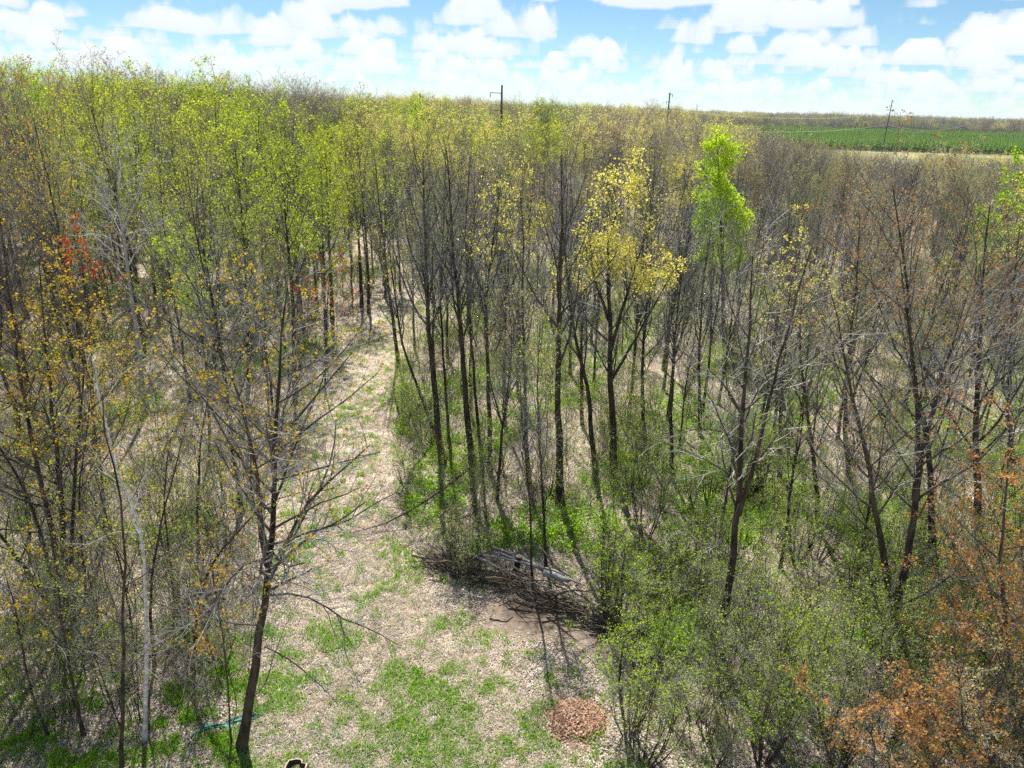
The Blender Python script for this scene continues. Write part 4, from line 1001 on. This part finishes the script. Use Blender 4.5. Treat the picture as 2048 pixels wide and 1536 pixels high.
    side = np.where(sx > 830, 0.75, 0.05)
    k = (g+side > 0.55) & (path_mask(X, Y) < 0.3) & ~((Y < 26) & (X < 5.5)) & (r.random(n4) < 0.45)
    P = np.stack([X[k], Y[k], ground_z(X[k], Y[k])], 1); m = len(P)
    Hb = [litter_patch('herb', 24, 0.11, 0.28, 'herb', s, 0.34) for s in (81, 82)]
    scatter('herbs', P, rz(r, m), s3(0.6+0.8*r.random(m)), r.integers(0, 2, m), Hb, 'green herbs and seedlings on the wood floor', 'herbs')
ground_cover()

# ---------------------------------------------------------------- brush pile, stump, leaf heap and other single things
def stick(name, pts, r0, r1, material, parent, sides=6, K=8, wob=0.02, rng_=None):
    q = resample(pts, K)
    if rng_ is not None: q[1:-1] += rng_.normal(size=(K-2, 3))*wob
    v, f = tubes(q[None], np.linspace(r0, r1, K)[None], sides)
    cap = [np.arange(sides)[::-1].reshape(1, -1), (len(v)-sides+np.arange(sides)).reshape(1, -1)]
    me = mesh_from(name, v, [f]+cap, M[material], True)
    return link(name, me, parent)
def brush_pile():
    r = np.random.default_rng(55)
    a = gp(855, 1130); c = gp(1055, 1180); b = gp(1265, 1270)
    e = link('brush_pile', None, None, (c[0], c[1], 0)); tag(e, 'long heap of cut branches and poles lying beside the clearing', 'brush pile')
    o = np.array([c[0], c[1], 0])
    axis = np.array([b[0]-a[0], b[1]-a[1], 0]); Lx = np.linalg.norm(axis); ax = axis/Lx; pr = np.array([-ax[1], ax[0], 0])
    for k in range(200):
        t = r.random(); mid = np.array([a[0], a[1], 0])+axis*t
        w = 0.36+0.2*sin(t*pi); hmax = 1.3*sin(pi*min(1, max(0.08, t*0.9+0.08)))+0.12
        off = r.normal()*w*0.5; z = 0.08+abs(r.normal())*hmax*0.45
        ang = r.normal()*0.42 + (0.5*(t-0.4))
        d = ax*cos(ang)+pr*sin(ang)+np.array([0, 0, r.normal()*0.10-0.05]); ln = r.uniform(0.9, 2.6)
        p0 = mid+pr*off+np.array([0, 0, z])-d*ln/2; p1 = p0+d*ln; pm = (p0+p1)/2+r.normal(size=3)*0.08
        for q in (p0, p1, pm): q[2] = max(q[2], 0.03)
        r0 = r.choice([0.012, 0.018, 0.03, 0.055], p=[.22, .33, .30, .15])
        stick('branch', [p0-o, pm-o, p1-o], r0, r0*0.4, r.choice(['bark_grey', 'bark_dark', 'twig_brown', 'twig_brown']), e, 5, 7, 0.02, r)
    # the two pale poles on top and a spray of thin brush at the right end
    for (x0, y0, x1, y1, z0, z1, rad) in ((985, 1135, 1125, 1190, 1.0, .95, .075), (1000, 1150, 1160, 1205, 1.05, .85, .06), (1060, 1165, 1250, 1262, 1.0, .3, .055), (930, 1140, 1080, 1180, .8, 1.0, .05), (950, 1150, 1110, 1215, .9, .7, .055), (1085, 1185, 1135, 1200, .95, .9, .14)):
        p = gp(x0, y0); q = gp(x1, y1); p3 = np.array([*p, z0])*1.0; q3 = np.array([*q, z1])
        stick('log', [p3-o, (p3+q3)/2+r.normal(size=3)*0.05-o, q3-o], rad, rad*0.7, 'twig_grey', e, 7, 8, 0.015, r)
    for k in range(70):
        p = gp(r.normal(1240, 22), r.normal(1268, 12)); d = np.array([-0.65+r.normal()*0.16, 0.62+r.normal()*0.2, 0.42+abs(r.normal())*0.25]); ln = r.uniform(1.0, 2.6)
        p3 = np.array([*p, 0.08]); q3 = p3+norm(d)*ln
        stick('branch', [p3-o, (p3+q3)/2+np.array([0, 0, 0.12])-o, q3-o], 0.013, 0.004, r.choice(['twig_brown', 'bark_dark', 'twig_grey']), e, 4, 5, 0.02, r)
    # fine sticks spread on the ground right of it
brush_pile()
def loose_sticks():
    r = np.random.default_rng(57)
    P = []
    for k in range(420):
        x = r.normal(1280, 95); y = r.normal(1335, 38)
        p = np.array([*gp(x, y), 0.03+0.18*r.random()**2]); a = r.random()*6.28; ln = r.uniform(0.3, 1.1)
        P.append(p+np.outer(np.linspace(-.5, .5, 3), np.array([cos(a), sin(a), r.normal()*0.12]))*ln+r.normal(size=(3, 3))*0.02)
    for k in range(300):
        x = r.normal(560, 190); y = r.normal(1500, 40); p = np.array([*gp(x, y), 0.02+0.06*r.random()]); a = r.random()*6.28; ln = r.uniform(0.2, 0.8)
        P.append(p+np.outer(np.linspace(-.5, .5, 3), np.array([cos(a), sin(a), r.normal()*0.08]))*ln+r.normal(size=(3, 3))*0.02)
    for k in range(900):
        t = r.random()**1.5; i = t*(len(PATH)-5); a_ = int(i); c = PATH[a_]+(PATH[a_+1]-PATH[a_])*(i-a_)
        x = c[0]+r.normal()*c[2]*0.5; y = c[1]+r.normal()*1.5; a = r.random()*6.28; ln = r.uniform(0.2, 0.9)
        P.append(np.array([x, y, 0.02+0.05*r.random()+float(ground_z(x, y))])+np.outer(np.linspace(-.5, .5, 3), np.array([cos(a), sin(a), r.normal()*0.06]))*ln+r.normal(size=(3, 3))*0.025)
    P = np.array(P); v, f = tubes(P, np.repeat(np.random.default_rng(3).uniform(0.004, 0.014, (len(P), 1)), 3, 1), 4)
    tag(link('twig_debris', mesh_from('twig_debris', v, [f], M['twig_grey'], True)), 'scattered broken twigs on the ground near the brush pile', 'twigs', None, 'stuff')
loose_sticks()
def stump():
    b = gp(1029, 1160); e = link('tree_stump', None, None, (b[0], b[1], 0)); tag(e, 'short sawn stump leaning right behind the brush pile, pale cut top', 'stump')
    r = np.random.default_rng(3); P = np.array([[[0, 0, -0.1], [0.03, 0, 0.35], [0.09, 0, 0.75], [0.15, 0, 1.15]]])
    v, f = tubes(P, np.array([[0.19, 0.14, 0.13, 0.135]]), 12); v[:, :2] += r.normal(size=(len(v), 2))*0.006
    link('trunk', mesh_from('stump_trunk', v, [f], M['bark_dark'], True), e)
    top = v[-12:].copy(); top[:, 2] += 0.004; c = top.mean(0, keepdims=True)+[[0, 0, 0.02]]
    link('cut_top', mesh_from('stump_top', np.vstack([top, c]), [np.array([[k, (k+1) % 12, 12] for k in range(12)])], M['wood']), e)
stump()
def leaf_heap():
    b = gp(1155, 1440); e = link('leaf_heap', None, None, (b[0], b[1], 0)); tag(e, 'round heap of raked russet-brown leaves at the clearing edge', 'leaf heap')
    r = np.random.default_rng(8)
    n = 25; u = np.linspace(-1, 1, n); X, Y = np.meshgrid(u, u); R = np.hypot(X, Y)
    Z = 0.24*np.clip(1-R**2, 0, 1)**0.8+0.03*np.sin(X*7)*np.cos(Y*6)*np.clip(1-R, 0, 1)-0.02
    V = np.stack([X*0.95, Y*0.85, Z], -1).reshape(-1, 3); idx = np.arange(n*n).reshape(n, n)
    F = np.stack([idx[:-1, :-1], idx[:-1, 1:], idx[1:, 1:], idx[1:, :-1]], -1).reshape(-1, 4)
    keep = (R.reshape(-1)[F] < 1.02).all(1)
    link('mound', mesh_from('heap_mound', V, [F[keep]], plain('heap_litter', (0.26, 0.15, 0.10), 0.9, 0.5, 14), True), e)
    m = 3400; a = r.random(m)*6.28; d = np.sqrt(r.random(m))*1.08*(1+0.12*np.sin(a*3+1)+0.07*np.sin(a*7))+np.abs(r.normal(size=m))*0.14*2.0*(r.random(m) < 0.4); x = np.cos(a)*d; y = np.sin(a)*d
    z = 0.24*np.clip(1-d**2, 0, 1)**0.8+0.012+0.035*r.random(m)
    p = np.stack([x*0.95, y*0.85, z], 1); A = norm(r.normal(size=(m, 3))*[1, 1, .5]); B = norm(np.cross(np.array([0, 0, 1.])+r.normal(size=(m, 3))*.6, A)); Cc = np.cross(A, B)
    s = (0.075*(0.6+0.8*r.random(m)))[:, None]
    V = np.stack([p-A*s*.5, p+B*s*.35+Cc*s*.15, p+A*s*.5, p-B*s*.35+Cc*s*.15], 1).reshape(-1, 3)
    o = link('leaves', mesh_from('heap_leaves', V, [np.arange(4*m).reshape(-1, 4)], M['pile_leaf']), e); o['kind'] = 'stuff'
leaf_heap()
def fallen_bough():
    r = np.random.default_rng(17)
    pts = [(945, 930, 1.9), (890, 975, 1.3), (830, 1015, 0.7), (760, 1050, 0.25), (700, 1066, 0.12)]
    P = []
    for x, y, z in pts:
        d = ray(x, y); t = (z-H)/d[2]; P.append([d[0]*t, d[1]*t, z])
    P = np.array(P); o = P[-1].copy(); o[2] = 0
    tr, br, lf = grow(17, [(P-o, 0.085, 0.02)], dict(n=13, t0=0.1, ang=42, len=0.30, up=-0.02, rmin=0.008), dict(n=5, ang=40, len=0.5, up=0, rmin=0.006), dict(n=3, ang=40, len=0.5, up=0, rmin=0.004), None)
    place('fallen_branch', parts_to_meshes('fallen_branch', ('bark_grey', 'twig_grey', None), tr, br, lf), o, label='long fallen bough sloping from the central trunks onto the path', cat='branch')
    pts = [gp(965, 1200), gp(900, 1190), gp(830, 1205)]
    Q = np.array([[*p, 0.12] for p in pts]); o = Q[1].copy(); o[2] = 0
    tr, br, lf = grow(18, [(Q-o, 0.03, 0.008)], dict(n=10, t0=0.1, ang=35, len=0.4, up=0.0, rmin=0.006), dict(n=4, ang=40, len=0.5, up=0, rmin=0.005), dict(n=2, ang=40, len=0.5, up=0, rmin=0.004), None)
    place('fallen_branch', parts_to_meshes('fallen_branch', ('twig_pale', 'twig_pale', None), tr, br, lf), o, label='pale dead branch lying on the grass before the brush pile', cat='branch')
fallen_bough()
def tarp():
    r = np.random.default_rng(4); b = gp(455, 1452)
    n = 26; u = np.linspace(-1, 1, n); X, Y = np.meshgrid(u, u)
    Z = 0.05+0.05*np.sin(X*5+Y*2)*np.cos(Y*6-X*3)+0.03*r.normal(size=X.shape)*0.5+0.06*np.exp(-((X+.3)**2+(Y)**2)*5)
    V = np.stack([X*0.85+0.12*Y+0.03*np.sin(Y*9), Y*(0.22+0.1*np.sin(X*4))+0.28*X, np.maximum(Z, 0.01)], -1).reshape(-1, 3)
    idx = np.arange(n*n).reshape(n, n); F = np.stack([idx[:-1, :-1], idx[:-1, 1:], idx[1:, 1:], idx[1:, :-1]], -1).reshape(-1, 4)
    o = link('tarp', mesh_from('tarp', V, [F], M['tarp'], True), None, (b[0], b[1], float(ground_z(*b)))); tag(o, 'crumpled dark green plastic sheet behind the forked maple trunk', 'tarp')
tarp()
def hollow_stump():
    b = gp(592, 1548); e = link('hollow_stump', None, None, (b[0], b[1], 0.0)); tag(e, 'hollow sawn stump with dark opening and pale rim at the bottom edge', 'stump')
    n = 18; a = np.arange(n)*2*pi/n; r = np.random.default_rng(6)
    rim = 0.29+r.normal(size=n)*0.03
    def ring(rad, z): return np.stack([np.cos(a)*rad, np.sin(a)*rad, np.full(n, z)+(0.03*np.sin(a*3) if z > 0.2 else 0)], 1)
    V = np.vstack([ring(rim*1.2, -0.05), ring(rim, 0.27), ring(rim*0.86, 0.275), ring(rim*0.75, 0.03)])
    q = lambda i, j: np.array([[i*n+k, i*n+(k+1) % n, j*n+(k+1) % n, j*n+k] for k in range(n)])
    link('bark', mesh_from('stump_bark', V, [q(0, 1)], M['bark_grey'], True), e)
    link('cut_rim', mesh_from('stump_rim', V, [q(1, 2)], M['wood']), e)
    link('hollow', mesh_from('stump_hollow', V, [q(2, 3), (3*n+np.arange(n)).reshape(1, -1)], M['bark_dark'], True), e)
hollow_stump()
print('meshes', len(bpy.data.meshes), 'objects', len(S.objects), 'tris', sum(len(m.loops)-2*len(m.polygons) for m in bpy.data.meshes))
